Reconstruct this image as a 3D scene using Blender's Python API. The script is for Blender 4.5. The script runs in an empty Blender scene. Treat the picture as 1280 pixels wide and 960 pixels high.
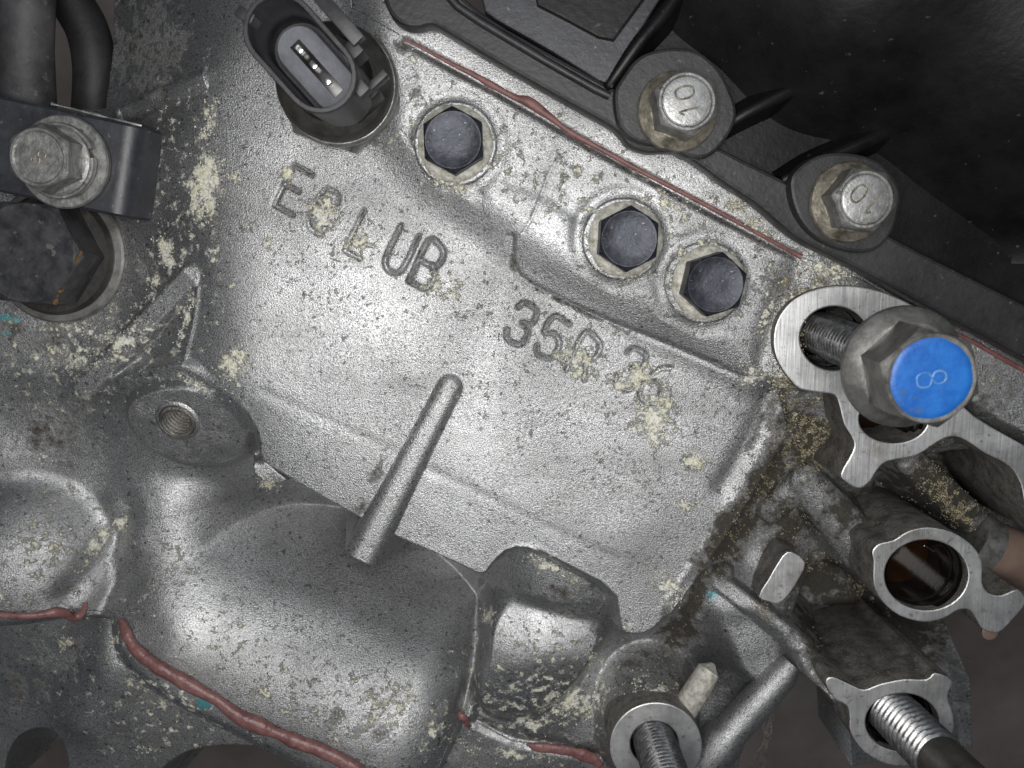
import bpy, bmesh, math, random
import numpy as np
from mathutils import Vector, Matrix

# ------------------------------------------------------------------ camera, world, lamps, exposure
R = math.radians
MM = 0.001
F_PX, H_CAM, TILT = 1200.0, 182.0, R(-8.06)      # focal length in photo pixels, camera height over the plate (mm), tilt
scene = bpy.context.scene
col = scene.collection
cam_data = bpy.data.cameras.new('camera')
cam_data.sensor_width = 36.0
cam_data.lens = 36.0 * F_PX / 1280.0
cam_data.clip_start, cam_data.clip_end = 0.01, 20.0
cam = bpy.data.objects.new('camera', cam_data); col.objects.link(cam)
cam.location = (0, 0, H_CAM * MM); cam.rotation_euler = (TILT, 0, 0)
cam_data.dof.use_dof = True; cam_data.dof.focus_distance = 0.181; cam_data.dof.aperture_fstop = 30
scene.camera = cam

world = bpy.data.worlds.new('World'); scene.world = world; world.use_nodes = True
bg = world.node_tree.nodes['Background']
bg.inputs['Color'].default_value = (0.80, 0.88, 1.0, 1); bg.inputs['Strength'].default_value = 0.05

def area(name, loc, target, size, power, color):
    l = bpy.data.lights.new(name, 'AREA'); l.shape = 'DISK'; l.size = size; l.energy = power; l.color = color
    o = bpy.data.objects.new(name, l); col.objects.link(o); o.location = loc
    o.rotation_euler = (Vector(target) - Vector(loc)).to_track_quat('-Z', 'Y').to_euler()
    return o
area('work_lamp', (-0.006, -0.004, 0.225), (0.0, -0.010, 0), 0.11, 0.50, (1.0, 0.985, 0.96))
area('side_fill', (-0.20, -0.27, 0.30), (-0.05, -0.07, 0), 0.16, 0.03, (1.0, 0.98, 0.95))  # weak added fill from the lower left, no real lamp there
area('ceiling_lamp', (0.35, 0.55, 0.75), (0, -0.02, 0), 0.35, 0.55, (0.86, 0.93, 1.0))

scene.view_settings.view_transform = 'Standard'; scene.view_settings.look = 'None'
scene.view_settings.exposure = 0.0; scene.view_settings.gamma = 1.0; scene.view_settings.use_curve_mapping = False
scene.render.engine = 'CYCLES'; scene.cycles.use_denoising = True; scene.cycles.max_bounces = 5

# ------------------------------------------------------------------ helpers: photo pixel <-> point in the place (mm)
random.seed(4); rng = np.random.default_rng(4)
_ct, _st = math.cos(TILT), math.sin(TILT)
def ray(u, v):
    dx = (np.asarray(u, float) - 640) / F_PX; dy = -(np.asarray(v, float) - 480) / F_PX; dz = -np.ones_like(dx)
    return dx, dy * _ct - dz * _st, dy * _st + dz * _ct
def P(u, v, z=0.0):
    dx, dy, dz = ray(u, v); t = (z - H_CAM) / dz
    return np.array([dx * t, dy * t])
def P3(u, v, z=0.0):
    a = P(u, v, z); return Vector((float(a[0]), float(a[1]), float(z)))
def project(x, y, z):
    zz = z - H_CAM
    cy = y * _ct + zz * _st; cz = -y * _st + zz * _ct
    return 640 + F_PX * x / -cz, 480 - F_PX * cy / -cz

def smooth01(t):
    t = np.clip(t, 0, 1); return t * t * (3 - 2 * t)
def vnoise(x, y, cell, seed):
    r = np.random.default_rng(seed); g = r.random((257, 257))
    fx, fy = x / cell + 1000.37, y / cell + 1000.11
    ix, iy = np.floor(fx).astype(int), np.floor(fy).astype(int)
    tx, ty = smooth01(fx - ix), smooth01(fy - iy)
    a = g[iy % 256, ix % 256]; b = g[iy % 256, (ix + 1) % 256]; c = g[(iy + 1) % 256, ix % 256]; d = g[(iy + 1) % 256, (ix + 1) % 256]
    return (a * (1 - tx) + b * tx) * (1 - ty) + (c * (1 - tx) + d * tx) * ty
def fbm(x, y, cell, seed, octaves=3):
    s = 0; a = 1; n = 0
    for k in range(octaves):
        s = s + a * vnoise(x, y, cell / 2 ** k, seed + k); n += a; a *= 0.5
    return s / n
def chaikin(p, closed=True, n=2):
    p = np.asarray(p, float)
    for _ in range(n):
        q = np.roll(p, -1, 0) if closed else p[1:]
        b = p if closed else p[:-1]
        out = np.empty((2 * len(b), p.shape[1])); out[0::2] = 0.75 * b + 0.25 * q; out[1::2] = 0.25 * b + 0.75 * q
        p = out if closed else np.vstack([p[:1], out, p[-1:]])
    return p
def catmull(p, n=6, closed=False):
    p = np.asarray(p, float)
    ext = np.vstack([p[-1:], p, p[:2]]) if closed else np.vstack([2 * p[0] - p[1], p, 2 * p[-1] - p[-2]])
    out = []
    for i in range(len(ext) - 3):
        a, b, c, d = ext[i:i + 4]
        for t in np.linspace(0, 1, n, endpoint=False):
            out.append(0.5 * (2 * b + (c - a) * t + (2 * a - 5 * b + 4 * c - d) * t * t + (3 * b - a - 3 * c + d) * t ** 3))
    if not closed: out.append(p[-1])
    return np.array(out)

# ------------------------------------------------------------------ materials
def new_mat(name):
    m = bpy.data.materials.new(name); m.use_nodes = True
    nt = m.node_tree; b = nt.nodes['Principled BSDF']
    return m, nt, b
class NT:
    def __init__(self, nt):
        self.nt = nt; self.N = nt.nodes; self.L = nt.links
        tc = self.N.new('ShaderNodeTexCoord'); self.obj = tc.outputs['Object']
    def link(self, a, b): self.L.new(a, b)
    def noise(self, scale, detail=2, rough=0.5, vec=None, dist=0.0):
        n = self.N.new('ShaderNodeTexNoise'); n.inputs['Scale'].default_value = scale; n.inputs['Detail'].default_value = detail
        n.inputs['Roughness'].default_value = rough; n.inputs['Distortion'].default_value = dist
        self.link(vec or self.obj, n.inputs['Vector']); return n.outputs['Fac']
    def voronoi(self, scale, vec=None):
        n = self.N.new('ShaderNodeTexVoronoi'); n.inputs['Scale'].default_value = scale
        self.link(vec or self.obj, n.inputs['Vector']); return n
    def ramp(self, fac, stops):
        n = self.N.new('ShaderNodeValToRGB'); e = n.color_ramp.elements
        while len(e) < len(stops): e.new(0.5)
        for k, (p, c) in enumerate(stops):
            e[k].position = p; e[k].color = (c, c, c, 1) if not hasattr(c, '__len__') else (*c, 1)
        self.link(fac, n.inputs['Fac']); return n.outputs['Color']
    def math(self, op, a, b=0.5, clamp=False):
        n = self.N.new('ShaderNodeMath'); n.operation = op; n.use_clamp = clamp
        for k, v in enumerate((a, b)):
            if isinstance(v, (int, float)): n.inputs[k].default_value = v
            else: self.link(v, n.inputs[k])
        return n.outputs[0]
    def mix(self, fac, a, b):
        n = self.N.new('ShaderNodeMix'); n.data_type = 'RGBA'
        for s, v in (('Factor', fac), ('A', a), ('B', b)):
            i = [x for x in n.inputs if x.name == s and (x.type == 'VALUE' if s == 'Factor' else x.type == 'RGBA')][0]
            if isinstance(v, (int, float)): i.default_value = v
            elif isinstance(v, tuple): i.default_value = (*v, 1)
            else: self.link(v, i)
        return [o for o in n.outputs if o.type == 'RGBA'][0]
    def attr(self, name):
        n = self.N.new('ShaderNodeAttribute'); n.attribute_name = name; return n.outputs['Fac']
    def bump(self, height, dist, strength=1.0, normal=None):
        n = self.N.new('ShaderNodeBump'); n.inputs['Distance'].default_value = dist; n.inputs['Strength'].default_value = strength
        self.link(height, n.inputs['Height'])
        if normal: self.link(normal, n.inputs['Normal'])
        return n.outputs['Normal']
    def mapping(self, scale=(1, 1, 1), rot=(0, 0, 0)):
        n = self.N.new('ShaderNodeMapping'); n.inputs['Scale'].default_value = scale; n.inputs['Rotation'].default_value = rot
        self.link(self.obj, n.inputs['Vector']); return n.outputs['Vector']

def cast_material():
    m, nt, b = new_mat('cast_aluminium'); t = NT(nt)
    fine = t.noise(3900, 2, 0.6); mid = t.noise(950, 3, 0.6); big = t.noise(45, 5, 0.65)
    streak = t.noise(110, 5, 0.65, t.mapping((0.16, 1.0, 0.6), (0, 0, R(29)))); smooth = t.noise(30, 3, 0.6)
    base = t.mix(t.ramp(fine, [(0.34, 0.0), (0.64, 1.0)]), (0.20, 0.203, 0.21), (0.64, 0.645, 0.655))
    base = t.mix(t.math('MULTIPLY', t.ramp(streak, [(0.46, 0.0), (0.66, 1.0)]), 0.45), base, (0.25, 0.252, 0.255))
    base = t.mix(t.math('MULTIPLY', t.ramp(big, [(0.42, 0.0), (0.62, 1.0)]), 0.35), base, (0.23, 0.23, 0.225))
    pit = t.noise(1000, 3, 0.6)
    base = t.mix(t.math('MULTIPLY', t.ramp(pit, [(0.605, 0.0), (0.67, 1.0)]), 0.7), base, (0.07, 0.07, 0.066))
    def mask(attr, scale, gain, edge):
        n = t.noise(scale, 6, 0.72)
        v = t.math('ADD', attr, t.math('MULTIPLY', t.math('SUBTRACT', n, 0.5), gain))
        return t.math('MULTIPLY', t.ramp(v, [(0.5 - edge, 0.0), (0.5 + edge, 1.0)]), t.math('GREATER_THAN', attr, 0.02)), n
    gm, gn = mask(t.attr('grime_shade'), 260, 1.7, 0.16)
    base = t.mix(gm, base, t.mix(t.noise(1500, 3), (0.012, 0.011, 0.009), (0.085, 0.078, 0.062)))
    cm, cn = mask(t.attr('crust'), 520, 3.2, 0.12)
    tint = t.noise(260, 2)
    ccol = t.mix(t.ramp(tint, [(0.4, 0.0), (0.6, 1.0)]), (0.80, 0.80, 0.765), (0.76, 0.745, 0.60))
    ccol = t.mix(t.ramp(t.noise(1900, 3), [(0.36, 0.9), (0.54, 0.0)]), ccol, (0.42, 0.41, 0.34))
    base = t.mix(cm, base, ccol)
    pm, pn = mask(t.attr('paint'), 700, 1.2, 0.08)
    base = t.mix(pm, base, (0.16, 0.50, 0.55))
    t.link(base, b.inputs['Base Color'])
    dull = t.math('MAXIMUM', gm, cm)
    t.link(t.math('SUBTRACT', 0.94, t.math('MULTIPLY', dull, 0.9), True), b.inputs['Metallic'])
    t.link(t.math('ADD', 0.37, t.math('ADD', t.math('MULTIPLY', dull, 0.40), t.math('MULTIPLY', t.math('ADD', mid, streak), 0.11)), True), b.inputs['Roughness'])
    hgt = t.math('ADD', t.math('MULTIPLY', fine, 1.15), t.math('MULTIPLY', mid, 0.22))
    hgt = t.math('ADD', hgt, t.math('MULTIPLY', t.math('MULTIPLY', dull, cn), 2.5))
    hgt = t.math('MULTIPLY', hgt, t.ramp(smooth, [(0.35, 0.45), (0.65, 1.2)]))
    t.link(t.bump(hgt, 0.000125, 1.0), b.inputs['Normal'])
    return m
def machined_material():
    m, nt, b = new_mat('machined_aluminium'); t = NT(nt)
    s1 = t.noise(900, 3, 0.6, t.mapping((1, 0.05, 1), (0, 0, R(35)))); s2 = t.noise(900, 3, 0.6, t.mapping((1, 0.05, 1), (0, 0, R(-30))))
    blot = t.noise(130, 4, 0.65)
    base = t.mix(t.ramp(blot, [(0.38, 0.0), (0.62, 1.0)]), (0.50, 0.505, 0.51), (0.70, 0.705, 0.71))
    base = t.mix(t.ramp(t.noise(800, 4, 0.7), [(0.58, 0.0), (0.70, 0.8)]), base, (0.20, 0.19, 0.17))
    base = t.mix(t.math('MULTIPLY', t.ramp(t.noise(75, 5, 0.7), [(0.55, 0.0), (0.66, 1.0)]), 0.55), base, (0.25, 0.22, 0.18))
    t.link(base, b.inputs['Base Color']); b.inputs['Metallic'].default_value = 0.9
    t.link(t.math('ADD', 0.42, t.math('MULTIPLY', blot, 0.18)), b.inputs['Roughness'])
    t.link(t.bump(t.math('ADD', s1, s2), 0.00006, 1.0), b.inputs['Normal'])
    return m
def wall_material():
    m, nt, b = new_mat('grimy_casting'); t = NT(nt)
    n = t.noise(300, 4, 0.7); f = t.noise(2200, 2)
    base = t.mix(t.ramp(n, [(0.35, 0.0), (0.65, 1.0)]), (0.085, 0.08, 0.072), (0.24, 0.23, 0.215))
    base = t.mix(t.ramp(f, [(0.62, 0.0), (0.70, 0.9)]), base, (0.40, 0.37, 0.26))
    t.link(base, b.inputs['Base Color']); b.inputs['Metallic'].default_value = 0.45; b.inputs['Roughness'].default_value = 0.6
    t.link(t.bump(t.math('ADD', f, n), 0.00022, 1.0), b.inputs['Normal'])
    return m
def simple(name, c0, c1, rough=0.5, metal=0.0, scale=400, bump=0.00005, bscale=1500, spec=None, specks=None, detail=4):
    m, nt, b = new_mat(name); t = NT(nt)
    n = t.noise(scale, detail, 0.65)
    base = t.mix(t.ramp(n, [(0.35, 0.0), (0.65, 1.0)]), c0, c1)
    if specks:
        base = t.mix(t.math('MULTIPLY', t.ramp(t.noise(specks[0], 3, 0.6), [(specks[1], 0.0), (specks[1] + 0.05, 1.0)]), specks[3]), base, specks[2])
    t.link(base, b.inputs['Base Color']); b.inputs['Metallic'].default_value = metal
    t.link(t.math('ADD', rough - 0.08, t.math('MULTIPLY', n, 0.16)), b.inputs['Roughness'])
    if bump: t.link(t.bump(t.noise(bscale, 3, 0.6), bump, 1.0), b.inputs['Normal'])
    if spec is not None: b.inputs['Specular IOR Level'].default_value = spec
    return m
M = {}
M['cast'] = cast_material(); M['machined'] = machined_material(); M['wall'] = wall_material()
M['dark_steel'] = simple('dark_bolt_steel', (0.018, 0.02, 0.028), (0.05, 0.055, 0.07), 0.45, 0.5, 500, 0.00006, specks=(1500, 0.66, (0.35, 0.37, 0.4), 0.6))
M['crust_steel'] = simple('corroded_flange', (0.36, 0.35, 0.29), (0.68, 0.67, 0.62), 0.65, 0.3, 700, 0.00022, 1300, specks=(900, 0.6, (0.30, 0.27, 0.16), 0.7))
M['zinc'] = simple('dull_zinc', (0.22, 0.22, 0.215), (0.42, 0.42, 0.41), 0.45, 0.75, 500, 0.0001, 1200, specks=(600, 0.62, (0.14, 0.125, 0.10), 0.7))
M['zinc_cap'] = simple('bright_zinc', (0.36, 0.365, 0.36), (0.56, 0.56, 0.55), 0.42, 0.8, 500, 0.00008, 1200, specks=(700, 0.64, (0.2, 0.19, 0.17), 0.6))
M['worn_brass'] = simple('worn_zinc_flange', (0.10, 0.09, 0.07), (0.36, 0.33, 0.27), 0.5, 0.6, 350, 0.00014, 1000)
M['thread'] = simple('thread_steel', (0.22, 0.22, 0.225), (0.42, 0.42, 0.425), 0.38, 0.95, 700, 0.00003, 2000, specks=(900, 0.62, (0.16, 0.13, 0.10), 0.7))
M['bolt_grey'] = simple('oiled_bolt_steel', (0.17, 0.166, 0.156), (0.36, 0.355, 0.34), 0.42, 0.8, 250, 0.00005, 1200, specks=(600, 0.64, (0.16, 0.12, 0.07), 0.6))
M['black_shank'] = simple('oiled_black_shank', (0.10, 0.097, 0.092), (0.21, 0.205, 0.195), 0.45, 0.8, 250, 0.00004, 1200)
M['blue'] = simple('blue_paint', (0.010, 0.10, 0.40), (0.016, 0.15, 0.52), 0.45, 0.0, 300, 0.00012, 700, specks=(420, 0.60, (0.06, 0.12, 0.22), 0.6))
M['blue_mark'] = simple('worn_blue_paint', (0.05, 0.20, 0.50), (0.16, 0.34, 0.60), 0.4, 0.2, 500)
M['pan'] = simple('black_plastic', (0.003, 0.003, 0.0035), (0.009, 0.009, 0.010), 0.42, 0.0, 90, 0.00006, 700, spec=.3, specks=(600, 0.69, (0.10, 0.09, 0.07), 0.6))
M['pan_flange'] = simple('dusty_black_plastic', (0.011, 0.011, 0.012), (0.028, 0.028, 0.031), 0.5, 0.0, 130, 0.00008, 900, specks=(600, 0.68, (0.12, 0.11, 0.09), 0.6))
M['bracket'] = simple('black_painted_steel', (0.022, 0.023, 0.028), (0.045, 0.047, 0.056), 0.42, 0.1, 220, 0.00005, 900, specks=(800, 0.66, (0.16, 0.16, 0.17), 0.6))
M['connector'] = simple('connector_plastic', (0.014, 0.014, 0.016), (0.035, 0.035, 0.04), 0.45, 0.0, 250, 0.00004, 900)
M['insert'] = simple('connector_insert', (0.075, 0.08, 0.10), (0.14, 0.145, 0.17), 0.5, 0.0, 300, 0.00004, 900)
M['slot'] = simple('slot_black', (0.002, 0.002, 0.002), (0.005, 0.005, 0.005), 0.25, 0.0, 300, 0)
M['pin'] = simple('tinned_pin', (0.7, 0.7, 0.7), (0.85, 0.85, 0.84), 0.2, 1.0, 300, 0)
M['sensor_base'] = simple('sensor_body', (0.018, 0.018, 0.017), (0.05, 0.047, 0.042), 0.5, 0.2, 260, 0.0001, 900)
M['rubber'] = simple('hose_rubber', (0.022, 0.022, 0.024), (0.07, 0.07, 0.075), 0.6, 0.0, 120, 0.0001, 600, specks=(500, 0.62, (0.15, 0.15, 0.16), 0.5))
M['rubber_dark'] = simple('dark_hose_rubber', (0.008, 0.008, 0.009), (0.02, 0.02, 0.021), 0.6, 0.0, 120, 0.0001, 600)
M['rtv'] = simple('red_sealant', (0.145, 0.062, 0.060), (0.25, 0.125, 0.120), 0.40, 0.0, 350, 0.0002, 900, specks=(900, 0.63, (0.10, 0.04, 0.04), 0.7))
M['rtv_dark'] = simple('dirty_red_sealant', (0.11, 0.045, 0.042), (0.21, 0.09, 0.085), 0.5, 0.0, 350, 0.00012, 900, specks=(900, 0.60, (0.09, 0.07, 0.06), 0.7))
M['big_hex'] = simple('old_black_bolt', (0.03, 0.031, 0.036), (0.085, 0.085, 0.092), 0.45, 0.3, 300, 0.00010, 900, specks=(500, 0.64, (0.20, 0.19, 0.18), 0.7))
M['rust'] = simple('rust', (0.06, 0.035, 0.018), (0.20, 0.11, 0.05), 0.75, 0.1, 500, 0.0003, 900)
M['oil'] = simple('dirty_oil', (0.008, 0.004, 0.002), (0.022, 0.009, 0.004), 0.08, 0.0, 100, 0)
M['seal'] = simple('black_oily_bore', (0.006, 0.006, 0.006), (0.02, 0.017, 0.014), 0.18, 0.2, 300, 0.00004, 900)
M['pipe'] = simple('brown_pipe', (0.15, 0.10, 0.08), (0.22, 0.155, 0.125), 0.45, 0.1, 100, 0.00004, 900)
M['floor'] = simple('workshop_floor', (0.30, 0.25, 0.225), (0.48, 0.42, 0.385), 0.75, 0.0, 14, 0.0005, 150, specks=(40, 0.66, (0.42, 0.38, 0.35), 0.6))
M['grain_pale'] = simple('pale_corrosion_grain', (0.55, 0.54, 0.47), (0.82, 0.81, 0.75), 0.85, 0.0, 700, 0)
M['grain_yellow'] = simple('yellow_corrosion_grain', (0.50, 0.485, 0.37), (0.78, 0.76, 0.61), 0.85, 0.0, 600, 0)
M['grain_gold'] = simple('golden_grit', (0.09, 0.075, 0.045), (0.44, 0.39, 0.26), 0.75, 0.0, 900, 0)
M['grain_dark'] = simple('dark_grit', (0.02, 0.018, 0.014), (0.12, 0.10, 0.07), 0.7, 0.0, 900, 0)
M['web'] = simple('dusty_thread', (0.10, 0.095, 0.085), (0.22, 0.2, 0.18), 0.8, 0.0, 500, 0)

# ------------------------------------------------------------------ object helpers
def tag(o, label, cat, group=None):
    o['label'] = label; o['category'] = cat
    if group: o['group'] = group
    return o
def empty(name, loc_mm=(0, 0, 0)):
    o = bpy.data.objects.new(name, None); col.objects.link(o); o.empty_display_size = 0.005
    o.location = Vector(loc_mm) * MM
    return o
def link_mesh(name, me, mat, parent=None, mtx=None):
    o = bpy.data.objects.new(name, me); col.objects.link(o)
    for m in (mat if isinstance(mat, (list, tuple)) else [mat]): me.materials.append(m)
    if parent:
        o.parent = parent
        o.matrix_parent_inverse = Matrix.Translation(-parent.location)
    if mtx is not None: o.matrix_basis = mtx
    return o
def mesh_from(name, verts, faces, mat, parent=None, smooth=True, sharp=35, mtx=None):
    me = bpy.data.meshes.new(name)
    me.from_pydata([tuple(float(c) * MM for c in v) for v in verts], [], faces); me.validate(); me.update()
    if smooth:
        me.polygons.foreach_set('use_smooth', [True] * len(me.polygons)); me.set_sharp_from_angle(angle=R(sharp))
    return link_mesh(name, me, mat, parent, mtx)
def frame(origin, axis, spin=0.0):
    z = Vector(axis).normalized(); x = Vector((1, 0, 0)); x = (x - z * x.dot(z)).normalized(); y = z.cross(x)
    m = Matrix((x, y, z)).transposed().to_4x4(); m = m @ Matrix.Rotation(spin, 4, 'Z')
    m.translation = Vector(origin) * MM
    return m
def rings(name, ring_list, mat, parent=None, cap0=True, cap1=True, sharp=35, mtx=None):
    n = len(ring_list[0]); v = [p for r in ring_list for p in r]; f = []
    for k in range(len(ring_list) - 1):
        for i in range(n):
            j = (i + 1) % n; f.append((k * n + i, k * n + j, (k + 1) * n + j, (k + 1) * n + i))
    if cap0: f.append(tuple(range(n - 1, -1, -1)))
    if cap1: f.append(tuple((len(ring_list) - 1) * n + i for i in range(n)))
    return mesh_from(name, v, f, mat, parent, True, sharp, mtx)
def circ(r, z, n=48, wob=0.0, seed=0):
    rr = random.Random(seed); ph = [rr.uniform(0, 6.28) for _ in range(4)]
    return [((r * (1 + wob * (math.sin(3 * a + ph[0]) + 0.7 * math.sin(7 * a + ph[1]) + 0.5 * math.sin(13 * a + ph[2])))) * math.cos(a),
             (r * (1 + wob * (math.sin(3 * a + ph[0]) + 0.7 * math.sin(7 * a + ph[1]) + 0.5 * math.sin(13 * a + ph[2])))) * math.sin(a), z) for a in [2 * math.pi * i / n for i in range(n)]]
def lathe(name, prof, mat, parent=None, n=48, sharp=35, mtx=None, caps=(True, True), wob=0.0):
    return rings(name, [circ(r, z, n, wob, 3) for r, z in prof], mat, parent, caps[0], caps[1], sharp, mtx)
def hex_r(a, af): return af / 2 / math.cos(((a + math.pi / 6) % (math.pi / 3)) - math.pi / 6)
def hex_head(name, af, h, mat, parent, mtx, z0=0.0, dish=0.25, n=72, chamfer=0.96, rim=0.80):
    A = [2 * math.pi * i / n for i in range(n)]; rc = af / 2 * chamfer
    def R_(f): return [f(a) for a in A]
    L = []
    L.append([(hex_r(a, af) * math.cos(a), hex_r(a, af) * math.sin(a), z0) for a in A])
    L.append([(hex_r(a, af) * math.cos(a), hex_r(a, af) * math.sin(a), z0 + h - 0.15 - 0.62 * (hex_r(a, af) - rc)) for a in A])
    L.append([((hex_r(a, af) - .12) * math.cos(a), (hex_r(a, af) - .12) * math.sin(a), z0 + h - 0.05 - 0.60 * (hex_r(a, af) - rc)) for a in A])
    for r, z in ((rc, h), (rc * (rim + .06), h), (rc * rim, h - dish), (rc * 0.4, h - dish * 1.1), (rc * 0.05, h - dish * 1.1)):
        L.append([(r * math.cos(a), r * math.sin(a), z0 + z) for a in A])
    return rings(name, L, mat, parent, True, True, 30, mtx)
def thread(name, r, length, pitch, mat, parent, mtx, z0=0.0, n=40, per=6, depth=0.6, inner=False):
    rows = int(length / pitch * per) + 1; L = []
    for k in range(rows):
        z = z0 + k * pitch / per; ring = []
        for i in range(n):
            a = 2 * math.pi * i / n; ph = (k / per - i / n) % 1.0
            tri = abs(2 * ph - 1); tri = min(1, max(0, (tri - 0.12) / 0.76))
            rad = r - depth * tri
            ring.append((rad * math.cos(a), rad * math.sin(a), z))
        L.append(ring)
    return rings(name, L, mat, parent, not inner, not inner, 50, mtx)
def tube(name, pts, rad, mat, parent=None, n=14, flat=1.0, sharp=60, caps=True):
    pts = [Vector(p) for p in pts]; rad = [rad] * len(pts) if isinstance(rad, (int, float)) else rad
    L = []
    for k, p in enumerate(pts):
        d = (pts[min(k + 1, len(pts) - 1)] - pts[max(k - 1, 0)]).normalized()
        up = Vector((0, 0, 1)) if abs(d.z) < 0.9 else Vector((1, 0, 0))
        s = d.cross(up).normalized(); u = s.cross(d)
        L.append([tuple(p + s * (rad[k] * math.cos(a)) + u * (rad[k] * flat * math.sin(a))) for a in [2 * math.pi * i / n for i in range(n)]])
    return rings(name, L, mat, parent, caps, caps, sharp)
STROKES = {  # unit-box pen strokes
    'E': [[(1, 1), (0, 1), (0, 0), (1, 0)], [(0, .52), (.75, .52)]],
    'C': [[(1, .8), (.85, .97), (.5, 1), (.15, .9), (0, .65), (0, .35), (.15, .1), (.5, 0), (.85, .03), (1, .2)]],
    'L': [[(.1, 1), (.1, 0), (.9, 0)]],
    'U': [[(0, 1), (0, .3), (.15, .06), (.5, 0), (.85, .06), (1, .3), (1, 1)]],
    'B': [[(0, 0), (0, 1), (.7, 1), (.95, .86), (.95, .66), (.7, .53), (0, .53)], [(.7, .53), (1, .38), (1, .16), (.75, 0), (0, 0)]],
    '3': [[(0, .82), (.15, .97), (.5, 1), (.88, .95), (1, .78), (.9, .6), (.5, .53), (.9, .46), (1, .25), (.88, .05), (.5, 0), (.15, .03), (0, .2)]],
    '5': [[(1, 1), (.15, 1), (.05, .55), (.5, .62), (.9, .5), (1, .3), (.88, .06), (.5, 0), (.12, .04), (0, .18)]],
    'R': [[(0, 0), (0, 1), (.75, 1), (1, .86), (1, .64), (.75, .5), (0, .5)], [(.5, .5), (1, 0)]],
    '6': [[(.9, 1), (.45, .85), (.1, .5), (0, .25), (.15, .04), (.5, 0), (.88, .05), (1, .27), (.88, .48), (.5, .54), (.1, .42)]],
    '8': [[(.5, .53), (.15, .62), (.08, .8), (.25, .97), (.5, 1), (.75, .97), (.92, .8), (.85, .62), (.5, .53), (.1, .42), (0, .22), (.18, .03), (.5, 0), (.82, .03), (1, .22), (.9, .42), (.5, .53)]],
    '1': [[(.2, .8), (.55, 1), (.55, 0)]],
    '0': [[(.5, 1), (.2, .95), (0, .7), (0, .3), (.2, .05), (.5, 0), (.8, .05), (1, .3), (1, .7), (.8, .95), (.5, 1)]],
}
def raised_text(text, mtx_mm, size, z, rot, mat, parent, r=0.14, gap=0.35, wid=0.6):
    """numbers forged on a bolt head: one pen-stroke part per character"""
    total = len(text) * wid * size + (len(text) - 1) * gap * size
    for i, ch in enumerate(text):
        for st in STROKES[ch]:
            pts = catmull(np.array(st), 4)
            L = []
            for (a, b) in pts:
                x = -total / 2 + i * (wid + gap) * size + a * wid * size; y = (b - .5) * size
                L.append(Vector((x * math.cos(rot) - y * math.sin(rot), x * math.sin(rot) + y * math.cos(rot), z)))
            o = tube('number', L, r, mat, parent, 6, 0.7); o.matrix_basis = mtx_mm

# ------------------------------------------------------------------ the casting: one height function over the block face
STEP = 0.2
X0, X1, Y0, Y1 = -130.0, 118.0, -124.0, 52.0
nx, ny = int((X1 - X0) / STEP) + 1, int((Y1 - Y0) / STEP) + 1
gx = X0 + np.arange(nx) * STEP; gy = Y0 + np.arange(ny) * STEP
GX, GY = np.meshgrid(gx, gy)

def rbf(points):
    c = np.array([P(u, v, z) for u, v, z in points]); z = np.array([p[2] for p in points], float)
    s = 30.0
    def ker(r2): return np.where(r2 > 1e-12, r2 * np.log(np.maximum(r2, 1e-12)) * 0.5, 0)
    d2 = ((c[:, None] - c[None]) ** 2).sum(-1) / s ** 2
    n = len(c); A = np.zeros((n + 3, n + 3)); A[:n, :n] = ker(d2) + np.eye(n) * 1e-3
    A[:n, n] = 1; A[:n, n + 1:] = c / s; A[n, :n] = 1; A[n + 1:, :n] = (c / s).T
    w = np.linalg.solve(A, np.concatenate([z, np.zeros(3)]))
    k = 5                                              # evaluated on a coarse grid, then stretched
    cx, cy = gx[::k], gy[::k]; cx = np.append(cx, gx[-1] + 1); cy = np.append(cy, gy[-1] + 1)
    QX, QY = np.meshgrid(cx, cy); out = w[n] + w[n + 1] * QX / s + w[n + 2] * QY / s
    for i in range(n): out += w[i] * ker(((QX - c[i, 0]) ** 2 + (QY - c[i, 1]) ** 2) / s ** 2)
    ix = np.clip(np.searchsorted(cx, gx, 'right') - 1, 0, len(cx) - 2); tx = (gx - cx[ix]) / (cx[ix + 1] - cx[ix])
    iy = np.clip(np.searchsorted(cy, gy, 'right') - 1, 0, len(cy) - 2); ty = (gy - cy[iy]) / (cy[iy + 1] - cy[iy])
    a = out[:, ix] * (1 - tx) + out[:, ix + 1] * tx
    return a[iy] * (1 - ty)[:, None] + a[iy + 1] * ty[:, None]

def sub(pts, margin):
    lo, hi = pts.min(0) - margin, pts.max(0) + margin
    i0, i1 = np.searchsorted(gx, lo[0]), np.searchsorted(gx, hi[0]); j0, j1 = np.searchsorted(gy, lo[1]), np.searchsorted(gy, hi[1])
    return slice(j0, j1), slice(i0, i1)
def seg_dist(x, y, p, closed):
    best = np.full(x.shape, 1e9, np.float32); q = np.roll(p, -1, 0) if closed else p[1:]
    for a, b in zip(p if closed else p[:-1], q):
        d = b - a; t = np.clip(((x - a[0]) * d[0] + (y - a[1]) * d[1]) / max(d @ d, 1e-9), 0, 1)
        best = np.minimum(best, (x - a[0] - t * d[0]) ** 2 + (y - a[1] - t * d[1]) ** 2)
    return np.sqrt(best)
def inside(x, y, p):
    r = np.zeros(x.shape, bool); q = np.roll(p, -1, 0)
    for a, b in zip(p, q):
        if a[1] == b[1]: continue
        c = ((a[1] > y) != (b[1] > y)) & (x < (b[0] - a[0]) * (y - a[1]) / (b[1] - a[1]) + a[0]); r ^= c
    return r
def to_mm(px, z=0.0):
    return np.array([P(p[0], p[1], p[2] if len(p) > 2 else z) for p in px])
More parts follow.
